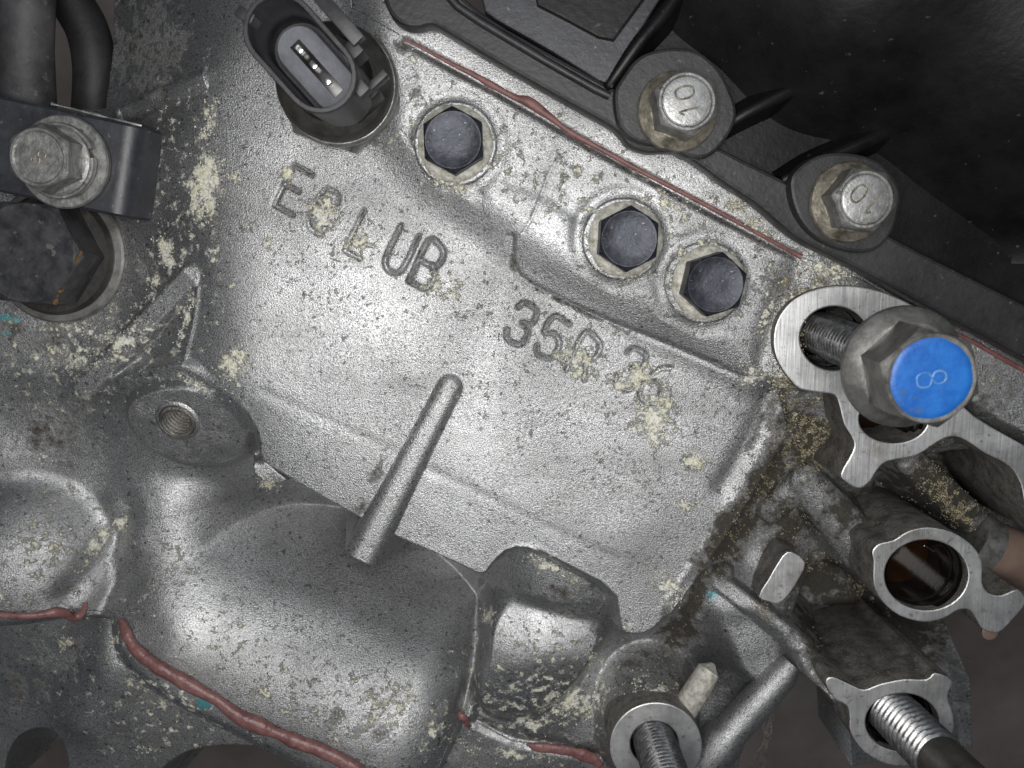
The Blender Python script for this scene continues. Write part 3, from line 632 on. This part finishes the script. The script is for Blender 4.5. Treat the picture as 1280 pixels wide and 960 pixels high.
# broken-off machined stub, round bar, pin, brown pipe stub
def box_block(name, px, z, thick, mat, parent, bevel=0.25): return plate(name, px, [], z, thick, mat, parent, bevel, 2)
box_block('machined_stub', [(948,746),(960,725),(978,695),(990,690),(1007,703),(1000,722),(985,745),(972,755),(960,752)], -9, 16, [M['machined'], M['wall']], block)
tube('round_bar', [P3(990,828,-12), P3(978,842,-12), P3(940,884,-13), P3(912,916,-13), P3(906,922,-13.2), P3(880,955,-13.6), P3(850,1000,-14)], [2.2, 3.4, 3.8, 3.8, 4.6, 4.7, 4.7], M['cast'], block, 20)
tube('round_bar_edge', [P3(996,836,-13.5), P3(950,892,-14.5), P3(918,930,-14.6)], 1.3, M['zinc'], block, 10)
tube('locating_pin', [P3(889,833,-11), P3(886,838,-9.6), P3(872,861,-9.6), P3(852,892,-11), P3(846,902,-12)], [1.0, 2.5, 2.7, 2.8, 2.6], M['crust_steel'], block, 18)
tube('pipe_stub', [P3(1212,672,-16), P3(1228,680,-16), P3(1236,684,-16)], [6.2, 6.2, 6.0], M['zinc'], block, 28)
tube('brown_pipe', [P3(1236,684,-16), P3(1290,706,-16), P3(1370,740,-16)], [5.8, 5.9, 5.9], M['pipe'], block, 28)
c = P3(1238, 783, 2.0)
oil_drop = lathe('oil_drip', [(0.01, .3), (1.0, .25), (1.6, 0.0), (1.5, -.5), (0.8, -1.0), (0.01, -1.2)], M['pipe'], block, 20, 60, Matrix.Translation((c - Vector((0, 1.2, 0))) * MM), (False, False))
# dusty cobweb strands under the bar
for k in range(7):
    a = P3(966 + random.uniform(-4, 6), 880 + random.uniform(-6, 6), -20); b = P3(945 + random.uniform(-6, 10), 962, -28)
    pts = [a.lerp(b, t) + Vector((random.uniform(-.8, .8), random.uniform(-.5, .5), random.uniform(-.5, .5))) for t in np.linspace(0, 1, 9)]
    tube('cobweb_strand', pts, random.uniform(.06, .16), M['web'], block, 5)

# ------------------------------------------------------------------ bolts
def seat_bolt(u, v, z, spin, label):
    c = P3(u, v, z); root = tag(empty('hex_bolt', c), label, 'bolt', 'black bolts along the ledge'); m = Matrix.Translation(c * MM)
    lathe('flange', [(6.4, -.3), (6.75, 0.1), (6.8, 0.7), (6.45, 1.15), (5.6, 1.5), (4.5, 1.75)], M['crust_steel'], root, 64, 30, m, wob=0.012)
    hex_head('head', 10.2, 5.6, M['dark_steel'], root, m @ Matrix.Rotation(spin, 4, 'Z'), 1.2, 0.14, rim=.9)
    lathe('shank', [(3, -8), (3, 0)], M['bolt_grey'], root, 20, 40, m)
seat_bolt(569, 180, 3.8, R(2), 'black hex bolt on the ledge beside the sensor, broad crusty white flange')
seat_bolt(781, 299, 3.8, R(-3), 'black hex bolt on the ledge midway between the other two black bolts')
seat_bolt(885, 354, 3.8, R(-12), 'black hex bolt on the ledge next to the machined flange face')

def pan_bolt(u, v, z, lean, spin, trot, label):
    c = P3(u, v, z); root = tag(empty('flange_bolt', c), label, 'bolt', 'bolts of the black pan'); m = frame(c, lean)
    lathe('flange', [(6.7, -.4), (6.9, 0.3), (6.7, 0.9), (5.6, 1.7), (5.0, 2.2)], M['worn_brass'], root, 56, 30, m, wob=0.006)
    hex_head('head', 9.6, 6.0, M['zinc'], root, m @ Matrix.Rotation(spin, 4, 'Z'), 1.2, 0.3, rim=.86)
    lathe('cap_face', [(0.01, 7.12), (3.3, 7.12), (3.75, 7.04), (3.85, 6.6)], M['zinc_cap'], root, 48, 40, m, (False, False))
    raised_text('10', m, 3.1, 7.15, trot, M['worn_brass'], root, 0.17)
pan_bolt(846, 140, 14.0, (0.06, 0.10, 1), R(10), R(105), 'silver flange bolt stamped 10 where the pan ribs meet, beside the flat black panel')
pan_bolt(1060, 253, 14.0, (0.05, 0.02, 1), R(22), R(140), 'silver flange bolt stamped 10 above the blue topped bolt')

def long_bolt(base, top, z_head, name, label, cap, group, spin=0, thr=30, total=46, af=13.2, rb=4.1):
    b, t = base, top; ax = (t - b).normalized(); L = (t - b).length
    root = tag(empty(name, b), label, 'bolt', group); m = frame(b, ax)
    thread('threads', rb, thr + 4, 1.6, M['thread'], root, m, -10, 44, 8, 0.95)
    lathe('shank', [(rb - .7, thr - 6.4), (rb - .4, thr - 5.5), (rb - .35, L - 11.5)], M['black_shank'] if not cap else M['bolt_grey'], root, 32, 40, m)
    h0 = L - 11.5
    lathe('flange', [(5.0, h0 - .3), (9.0, h0), (9.5, h0 + .5), (9.4, h0 + 1.3), (8.7, h0 + 2.0), (7.2, h0 + 3.0)], M['bolt_grey'], root, 64, 30, m)
    hex_head('head', af, 9.6, M['bolt_grey'], root, m @ Matrix.Rotation(spin, 4, 'Z'), h0 + 1.5, 0.1, rim=.9, chamfer=.98)
    if cap:
        lathe('paint_cap', [(0.01, h0 + 11.12), (5.0, h0 + 11.12), (5.9, h0 + 11.05), (6.1, h0 + 10.8)], M['blue'], root, 56, 50, m, (False, False), 0.010)
        raised_text('8', m, 4.2, h0 + 11.15, R(-78), M['blue_mark'], root, 0.16, wid=.52)
    return root
long_bolt(P3(1043, 424, 4), P3(1166, 474, 46), 0, 'blue_topped_bolt', 'long grey flange bolt with bright blue painted top stamped 8, half screwed in', True, None, R(14), 26)
long_bolt(P3(1122, 896, 2), P3(1338, 1112, 54), 0, 'long_bolt', 'long threaded bolt with dark shank leaning out of the boss above the floor', False, 'long bolts in the lower bosses', 0, 22, rb=4.9)
long_bolt(P3(818, 925, -5), P3(882, 1118, 52), 0, 'long_bolt', 'long threaded bolt standing in the round boss beside the crusty pin', False, 'long bolts in the lower bosses', 0, 34, rb=4.4)

# ------------------------------------------------------------------ sensor with its open connector
sb = P3(428, 112, 1.0); sensor = tag(empty('position_sensor', sb), 'black three pin sensor with open oval connector on a round base', 'sensor')
m = Matrix.Translation(sb * MM)
hex_head('hex_collar', 20.4, 3.0, M['zinc'], sensor, m @ Matrix.Rotation(R(12), 4, 'Z'), 0, 0.05)
lathe('crimp_ring', [(10.5, 2.6), (10.7, 3.2), (10.7, 4.8), (10.3, 5.4), (9.8, 5.6)], M['zinc'], sensor, 64, 30, m)
lathe('base', [(10.1, 5.2), (10.15, 8.6), (9.6, 10.0), (8.8, 10.6), (7.2, 11.2), (6.4, 12.6), (6.2, 18)], M['sensor_base'], sensor, 64, 30, m)
ca, cb = P3(352, 40, 35), P3(401, 95, 35)
ax2 = (cb - ca); ax2.z = 0; half = ax2.length / 2; mid_ = (ca + cb) / 2; ang = math.atan2(ax2.y, ax2.x); cm_ = Matrix.Translation(Vector((mid_.x, mid_.y, 0)) * MM) @ Matrix.Rotation(ang, 4, 'Z')
def stadium(r, z, hl=half, n=14):
    out = []
    for i in range(n + 1): a = -math.pi / 2 + math.pi * i / n; out.append((hl + r * math.cos(a), r * math.sin(a), z))
    for i in range(n + 1): a = math.pi / 2 + math.pi * i / n; out.append((-hl + r * math.cos(a), r * math.sin(a), z))
    return out
RS = 5.25
rings('connector_shell', [stadium(RS - .9, 16), stadium(RS, 18), stadium(RS, 34.4), stadium(RS + .28, 34.6), stadium(RS + .28, 35.6), stadium(RS + .1, 35.9), stadium(RS - .45, 35.9), stadium(RS - .6, 35.6), stadium(RS - .75, 21), stadium(RS - .85, 20.9)], M['connector'], sensor, True, True, 30, cm_)
ins = rings('connector_insert', [stadium(3.7, 20.9, half * .95), stadium(3.7, 23.2, half * .95), stadium(3.5, 23.5, half * .95)], M['insert'], sensor, True, True, 30, cm_)
def bxm(name, x0, x1, y0, y1, z0, z1, mat, parent, mtx, bev=0.12):
    bm = bmesh.new(); bmesh.ops.create_cube(bm, size=1.0)
    for v in bm.verts: v.co = Vector((x0 + (v.co.x + .5) * (x1 - x0), y0 + (v.co.y + .5) * (y1 - y0), z0 + (v.co.z + .5) * (z1 - z0)))
    bmesh.ops.bevel(bm, geom=bm.edges[:], offset=bev, segments=2, affect='EDGES', profile=.6)
    bm.transform(Matrix.Scale(MM, 4)); me = bpy.data.meshes.new(name); bm.to_mesh(me); bm.free()
    me.polygons.foreach_set('use_smooth', [True] * len(me.polygons)); me.set_sharp_from_angle(angle=R(40))
    return link_mesh(name, me, mat, parent, mtx)
bxm('pin_slot', -5.2, 5.2, -1.0, 1.0, 23.2, 23.58, M['slot'], sensor, cm_, .05)
for k in (-1, 0, 1):
    bxm('contact_pin', k * 3.2 - .9, k * 3.2 + .3, -.4, .4, 23.3, 25.6, M['pin'], sensor, cm_, .1)
kt = P3(308, 20, 35); bxm('key_tab', -1.5, 1.2, -.8, .8, -4, .6, M['connector'], sensor, Matrix.Translation(kt * MM) @ Matrix.Rotation(R(-35), 4, 'Z'))
bxm('latch_bar', -5.5, 3.4, 6.6, 8.8, 29.4, 31.6, M['connector'], sensor, cm_, .2)
bxm('latch_arm', 2.0, 4.6, 4.2, 7.4, 24.0, 30.4, M['connector'], sensor, cm_, .25)
bxm('latch_arm', 7.2, 8.4, 3.6, 7.8, 21, 24.4, M['connector'], sensor, cm_, .2)
bxm('key_tab', half + 3.6, half + 5.8, 2.2, 4.2, 30, 33.6, M['connector'], sensor, cm_, .2)
bxm('body_web', 1, 8.5, -1.5, 5.2, 11, 19.5, M['sensor_base'], sensor, cm_, .8)

# ------------------------------------------------------------------ bracket with its bolt and washers
br = tag(empty('bracket_strap', P3(90, 200, -3)), 'flat black steel bracket strap with bent end under a washered bolt', 'bracket')
A, B = P3(-60, 168, 0), P3(178, 218, 0); d = (B - A); L = d.length; dx = d.normalized(); dy = Vector((-dx.y, dx.x, 0)); W2 = 8.6
path = [(0, 0, 0)]; path += [(L - 5.0, 0, 0)]
for k in range(1, 9):
    a = R(78) * k / 8; path.append((L - 5.0 + 4.2 * math.sin(a), 0, -4.2 * (1 - math.cos(a))))
path.append((L - .1, 0, -12.0))
sec = [(-W2 + .5, 0), (-W2, -.5), (-W2, -3.0), (W2, -3.0), (W2, -.5), (W2 - .5, 0)]
L_ = []
for k, (s, _, z) in enumerate(path):
    s2, z2 = (path[min(k + 1, len(path) - 1)][0] - path[max(k - 1, 0)][0], path[min(k + 1, len(path) - 1)][2] - path[max(k - 1, 0)][2]); n_ = math.hypot(s2, z2); nx_, nz_ = -z2 / n_, s2 / n_
    L_.append([tuple(A + dx * (s + nx_ * t) + dy * w + Vector((0, 0, z + nz_ * t))) for w, t in sec])
rings('strap', L_, M['bracket'], br, True, True, 35)
tube('burr_edge', [P3(62, 129, 0) + Vector((k * 1.25, -k * .30, -1 + random.uniform(-.3, .3))) for k in range(14)], [random.uniform(.1, .45) for _ in range(14)], M['zinc'], br, 7)
wb = P3(83, 203, 0); bb = tag(empty('bracket_bolt', wb), 'dull silver hex bolt stamped 8 with spring and flat washer on the strap', 'bolt'); m = frame(wb, (-.03, 0.0, 1))
lathe('flat_washer', [(4.0, 0), (8.3, 0), (8.5, .25), (8.5, 1.2), (8.2, 1.5), (4.2, 1.5)], M['zinc'], bb, 56, 30, m)
# split spring washer
Ls = []
for k in range(41):
    a = R(20 + k * 8.6); zz = 1.6 + 0.55 * k / 40
    Ls.append([(r * math.cos(a), r * math.sin(a), z) for r, z in ((4.2, zz), (6.7, zz), (6.85, zz + .3), (6.85, zz + 1.2), (6.7, zz + 1.45), (4.2, zz + 1.45))])
rings('spring_washer', Ls, M['zinc'], bb, True, True, 35, m)
lathe('head_collar', [(6.1, 3.5), (6.3, 3.7), (6.3, 4.3), (5.8, 4.6)], M['zinc'], bb, 48, 30, m)
hex_head('head', 10.4, 6.0, M['zinc'], bb, m @ Matrix.Rotation(R(-4), 4, 'Z'), 4.2, .25, rim=.86)
raised_text('8', m, 2.8, 10.0, R(-55), M['worn_brass'], bb, .18, wid=.55)
lathe('shank', [(3.9, -12), (3.9, 1)], M['bolt_grey'], bb, 24, 40, m)

# ------------------------------------------------------------------ big old bolt under the bracket
hb = P3(75, 318, -13); big = tag(empty('large_hex_bolt', hb), 'large black hex bolt with rusty edge below the bracket strap', 'bolt'); m = frame(hb, (-.04, .03, 1))
lathe('washer', [(6, 0), (13.4, 0), (13.7, .4), (13.7, 1.3), (13.3, 1.6), (7, 1.6)], M['bolt_grey'], big, 64, 30, m)
lathe('spring_washer', [(6, 1.6), (12.0, 1.6), (12.1, 2.4), (11.4, 3.4), (7, 3.5)], M['sensor_base'], big, 64, 30, m)
hex_head('head', 18.6, 9.5, M['big_hex'], big, m @ Matrix.Rotation(R(-34), 4, 'Z'), 3.3, .05, chamfer=.99, rim=.93)
p0, p1 = [Vector((10.55 * math.cos(R(a)), 10.55 * math.sin(R(a)), 12.0)) for a in (2, -64)]
o = tube('rusty_edge', [p0.lerp(p1, t) + Vector((random.uniform(-.1, .1), random.uniform(-.1, .1), random.uniform(-.4, .1))) for t in np.linspace(0, 1, 22)], [random.uniform(.22, .5) for _ in range(22)], M['rust'], big, 8, 1.8); o.matrix_basis = m
lathe('shank', [(5.9, -12), (5.9, 1)], M['bolt_grey'], big, 24, 40, m)

# ------------------------------------------------------------------ black pan
pan = tag(empty('oil_pan', P3(900, 150, 6)), 'black ribbed plastic oil pan bolted along its wavy flange', 'oil pan')
PZ = 11.0
plate('flange', [(474,-40),(480,0),(490,20),(505,31),(522,33),(540,30),(560,40),(620,76),(690,116),(758,154),(776,168),(788,182),(812,190),(845,190),(872,204),(905,228),(945,254),(985,288),(1012,306),(1080,340),(1150,378),(1290,452),(1380,500),(1380,430),(1290,385),(1150,315),(1010,240),(900,185),(760,106),(600,14),(560,-40),(540,-120),(474,-120)], [], PZ, 6, [M['pan_flange']], pan, .7, 4)
plate('back_wall', [(560,-200),(640,60),(900,215),(1100,320),(1500,500),(1500,-260)], [], PZ - 4.5, 2, [M['pan']], pan, .3, 1)
tube('flange_lip', [P3(*p, PZ + .3) for p in ((548,-20),(572,8),(600,27),(680,75),(745,112),(762,120))], .75, M['pan_flange'], pan, 10)
plate('side_panel', [(590,-60),(606,14),(620,24),(690,64),(748,100),(757,103),(764,96),(790,55),(850,-40),(860,-60)], [], PZ + .5, 3, [M['bracket']], pan, .3, 1)
plate('side_panel', [(660,-60),(672,6),(700,20),(748,46),(768,50),(790,20),(850,-60)], [], PZ + 2.2, 4, [M['pan']], pan, .4, 1)
plate('bolt_lobe', [(768,118),(778,96),(800,70),(835,60),(872,64),(900,88),(918,125),(920,150),(905,178),(885,196),(860,196),(838,184),(800,178),(775,158)], [], 14.0, 7, [M['pan_flange']], pan, .6, 4)
plate('bolt_lobe', [(988,228),(1000,208),(1030,192),(1070,192),(1105,206),(1126,240),(1118,285),(1095,312),(1060,314),(1020,296),(996,266)], [], 14.0, 7, [M['pan_flange']], pan, .6, 4)
# moulded body behind the flange
bx0, by0 = P(770, 330, 10); bx1, by1 = P(1450, -120, 10); q = 1.2
bxs = np.arange(bx0, bx1, q); bys = np.arange(by0, by1, q); BX, BY = np.meshgrid(bxs, bys)
line = to_mm([(800,-150),(812,20),(850,52),(905,78),(930,122),(990,172),(1100,182),(1140,225),(1300,335),(1500,430),(1500,-300),(775,-300)], 10)
dd = seg_dist(BX, BY, line[:10], False); ins_ = inside(BX, BY, line); dd = np.where(ins_, dd, 0)
bz = 2.5 + 32 * (1 - np.exp(-dd / 15))
for _ in range(40):
    bp = np.pad(bz, 1, 'edge'); bz = (bp[:-2, 1:-1] + bp[2:, 1:-1] + bp[1:-1, :-2] + bp[1:-1, 2:] + bz) / 5
vi = np.arange(BX.size).reshape(BX.shape); mk = ins_[:-1, :-1] | ins_[1:, 1:]
jj, ii = np.nonzero(mk)
mesh_from('body', np.stack([BX.ravel(), BY.ravel(), bz.ravel()], 1), [(int(vi[j, i]), int(vi[j, i + 1]), int(vi[j + 1, i + 1]), int(vi[j + 1, i])) for j, i in zip(jj, ii)], M['pan'], pan, True, 60)
def fin(pts, rad, foot):
    L = []
    for k, p in enumerate(pts):
        d = (pts[min(k + 1, len(pts) - 1)] - pts[max(k - 1, 0)]); d.z = 0; d.normalize(); sd = Vector((-d.y, d.x, 0)); r = rad[k]
        sec = [(-r * 2.2, foot - p.z)] + [(-r * math.cos(a), r * .8 * math.sin(a)) for a in np.linspace(0, math.pi, 7)] + [(r * 2.2, foot - p.z)]
        L.append([tuple(p + sd * w + Vector((0, 0, z))) for w, z in sec])
    rings('rib', L, M['pan'], pan, True, True, 70)
def fin_px(px, rad, foot=6.5): fin([Vector(q) for q in catmull([tuple(P3(*p)) for p in px], 3)], list(np.interp(np.linspace(0, 1, 3 * (len(px) - 1) + 1), np.linspace(0, 1, len(px)), rad)), foot)
fin_px([(757,112,10.5), (770,94,11.3), (800,52,12), (838,6,11.5), (870,-60,9)], [.8, 1.0, 1.2, 1.3, 1.3])
fin_px([(898,164,10.5), (932,142,11.2), (972,122,11), (1012,103,9), (1070,80,4)], [.9, 1.1, 1.2, 1.2, 1.2])
fin_px([(978,226,10.5), (1018,205,11.2), (1060,188,11), (1105,168,9), (1165,142,4)], [.9, 1.1, 1.2, 1.2, 1.2])

# ------------------------------------------------------------------ red sealant squeezed out of the joints
def bead(name, px, rad, label, mat, lift=0.25, flat=.8, n=7):
    c = catmull(np.array(px, float), n); x, y, z = surf(c[:, 0], c[:, 1])
    k = np.ones(9) / 9; zp = np.pad(z, 2, 'edge'); z = np.max([zp[i:i + len(z)] for i in range(5)], 0); pz = np.convolve(np.pad(z, 4, 'edge'), k, 'valid')
    rr = catmull(np.array([(r, 0) for r in rad], float), max(1, int(round((len(c) - 1) / max(1, len(rad) - 1)))))[:, 0]
    rr = np.interp(np.linspace(0, 1, len(c)), np.linspace(0, 1, len(rr)), rr) * 0.9 * (1 + .30 * (np.interp(np.arange(len(c)), np.arange(0, len(c) + 5, 4), rng.random((len(c) + 8) // 4 + 1)[:len(np.arange(0, len(c) + 5, 4))]) - .5))
    pts = [Vector((x[i], y[i], pz[i] + lift)) for i in range(len(c))]
    o = tube(name, pts, [float(max(.12, r)) for r in rr], mat, None, 14, flat, 80)
    me = o.data; o.location = pts[0] * MM; me.transform(Matrix.Translation(-pts[0] * MM))
    return tag(o, label, 'sealant')
bead('sealant_bead', [(156,771),(160,785),(170,806),(192,826),(215,840),(250,860),(272,872),(300,893),(330,906),(352,916),(372,924),(405,936),(432,950),(452,962),(475,985)], [.7, 1.1, 1.4, 1.5, 1.7, 1.5, 1.2, 1.75, 1.7, 1.2, 1.75, 1.6, 1.5, 1.6, 1.6], 'thick glossy red sealant bead squeezed out under the long rounded lump', M['rtv'], .9)
bead('sealant_bead', [(-20,766),(20,768),(50,767),(75,763),(95,768),(104,765),(109,752)], [.8, .8, .8, 1.1, 1.0, .8, .5], 'short red sealant bead ending in a curl left of the thick bead', M['rtv'], .5)
bead('sealant_bead', [(574,888),(580,896),(588,904)], [.5, .9, .4], 'tiny red sealant dab in the crease beside the crusty lug', M['rtv'], .4)
bead('sealant_bead', [(658,928),(672,932),(695,934),(718,938),(738,945),(752,956)], [.3, 1.1, 1.25, 1.4, 1.5, .7], 'leaf shaped red sealant flap near the round bolt boss', M['rtv'], .7, .6)
bead('sealant_bead', [(505,49),(535,64),(565,80),(590,92),(612,104),(645,122),(662,128),(690,148),(715,166),(760,191),(800,213),(850,239),(905,268),(950,293),(990,315),(1002,321)], [.3, .35, .4, .6, .75, .75, .95, .8, .65, .6, .6, .5, .5, .45, .5, .7], 'long thin dark red sealant line between the ledge and the black pan', M['rtv_dark'], .1, .6)
bead('sealant_bead', [(1185,412),(1215,427),(1245,444),(1300,474)], [.4, .5, .55, .5], 'thin dark red sealant line beyond the blue topped bolt', M['rtv_dark'], .3, .6)

# ------------------------------------------------------------------ hoses and workshop floor
h1 = tube('rubber_hose', [P3(38,-90,-6), P3(34,-20,-6), P3(32,60,-7), P3(36,130,-10), P3(44,200,-16), P3(48,240,-20)], 5.0, M['rubber'], None, 28)
tag(h1, 'scuffed grey black rubber hose running under the bracket strap', 'hose')
h2 = tube('rubber_hose', catmull([tuple(P3(*p)) for p in ((58,-60,-24), (82,-10,-24), (108,35,-24), (118,80,-24), (117,130,-25), (110,200,-28))], 5), 4.3, M['rubber_dark'], None, 28)
tag(h2, 'curved dark black rubber hose behind the scuffed hose', 'hose')
fl = mesh_from('floor', [(-1500, -1500, -420), (1500, -1500, -420), (1500, 1500, -420), (-1500, 1500, -420)], [(0, 1, 2, 3)], M['floor'], None, False); fl['kind'] = 'structure'

# ------------------------------------------------------------------ loose grains: corrosion crumbs and grit
OCT = np.array([(1,0,0),(-1,0,0),(0,1,0),(0,-1,0),(0,0,1),(0,0,-1)], float)
OCF = np.array([(0,2,4),(2,1,4),(1,3,4),(3,0,4),(2,0,5),(1,2,5),(3,1,5),(0,3,5)])
def grains(name, lst, mat, parent, smin, smax, seed):
    r = np.random.default_rng(seed); us, vs = [], []
    for (u, v, ru, rv, rot, n) in lst:
        a = r.normal(0, .5, (n * 2, 2)); c, s = math.cos(R(rot)), math.sin(R(rot))
        uu = u + a[:, 0] * ru * c - a[:, 1] * rv * s; vv = v + a[:, 0] * ru * s + a[:, 1] * rv * c
        k = vnoise(uu, vv, 7.0, seed) > .46; us.append(uu[k][:n]); vs.append(vv[k][:n])
    u = np.concatenate(us); v = np.concatenate(vs); x, y, z = surf(u, v); n = len(u)
    size = r.uniform(smin, smax, n) ** 1.0
    rad = OCT[None] * size[:, None, None] * r.uniform(.6, 1.2, (n, 6, 1)); th = r.uniform(0, 6.28, n); c, s = np.cos(th)[:, None], np.sin(th)[:, None]
    tilt = r.uniform(-.7, .7, n)[:, None]
    px_, py_, pz_ = rad[..., 0], rad[..., 1] * np.cos(tilt) - rad[..., 2] * np.sin(tilt), rad[..., 1] * np.sin(tilt) + rad[..., 2] * np.cos(tilt)
    co = np.stack([px_ * c - py_ * s + x[:, None], px_ * s + py_ * c + y[:, None], pz_ + (z + size * .25)[:, None]], -1).reshape(-1, 3)
    f = (OCF[None] + 6 * np.arange(n)[:, None, None]).reshape(-1, 3)
    me = bpy.data.meshes.new(name); me.vertices.add(len(co)); me.vertices.foreach_set('co', (co * MM).astype(np.float32).ravel())
    me.loops.add(3 * len(f)); me.loops.foreach_set('vertex_index', f.astype(np.int32).ravel())
    me.polygons.add(len(f)); me.polygons.foreach_set('loop_start', np.arange(0, 3 * len(f), 3, dtype=np.int32)); me.update(calc_edges=True)
    o = link_mesh(name, me, mat, parent); o['kind'] = 'stuff'; return o
dens = lambda c, k: [(u, v, ru, rv, rot, max(4, int(min(ru * rv * s, 700) * k))) for (u, v, ru, rv, rot, s) in c if s > .44 and ru > 2]
up_ = [c for c in CRUST if not (c[1] > 900 and c[0] < 800)]
grains('corrosion_crumbs', dens(up_[::1], .30), M['grain_yellow'], block, .10, .30, 5)
grains('corrosion_crumbs', dens(up_[::1], .22), M['grain_pale'], block, .08, .26, 6)
grains('corrosion_crumbs', dens([(640,940,60,14,0,.6),(82,805,12,14,30,.5),(142,800,8,12,30,.5),(700,945,40,10,0,.5),(590,930,30,14,0,.5),(180,940,20,14,0,.5)], .25), M['grain_yellow'], low_h, .10, .28, 7)
grains('golden_grit', [(1010,545,46,44,-20,1500),(1030,570,26,20,0,500),(960,600,16,60,32,260),(920,660,26,80,32,220),(990,640,50,50,0,200),(980,480,16,26,0,300),(1180,615,22,56,-45,900),(1205,640,26,26,0,420),(1220,560,60,30,0,120),(1130,640,60,40,0,140),(1020,700,16,14,0,160),(1085,745,14,60,-40,420),(1115,790,14,40,-40,260),(1090,800,80,60,0,120),
  (890,720,16,60,30,60),(960,745,20,10,30,120),(955,765,26,8,30,120),(830,800,30,60,10,90),(985,420,20,46,0,420),(1000,350,30,16,0,300)], M['grain_gold'], block, .08, .30, 8)
grains('dark_grit', [(1010,545,50,50,-20,1200),(1180,615,30,60,-45,700),(985,400,24,60,0,500),(960,600,16,70,32,500),(860,780,24,50,20,350),(1085,745,20,70,-40,300),(600,385,40,24,40,60),(640,440,60,40,30,70),(560,430,90,60,0,50),(720,390,90,5,26,160)], M['grain_dark'], block, .08, .24, 9)
grains('golden_grit', [(950,285,34,10,28,260),(925,262,30,10,28,120),(905,255,40,8,28,80)], M['grain_gold'], bedp, .07, .2, 10)

# ------------------------------------------------------------------ sub-parts: stamped numbers on their faces, pins in their insert
def nest(child, part):
    child.parent = part; child.matrix_parent_inverse = part.matrix_basis.inverted()
for root in [o for o in scene.objects if o.type == 'EMPTY']:
    kids = {}
    for c in root.children: kids.setdefault(c.name.split('.')[0], []).append(c)
    face = (kids.get('paint_cap') or kids.get('cap_face') or kids.get('head') or [None])[0]
    if face:
        for c in kids.get('number', []): nest(c, face)
    for c in kids.get('contact_pin', []) + kids.get('pin_slot', []):
        nest(c, kids['connector_insert'][0])
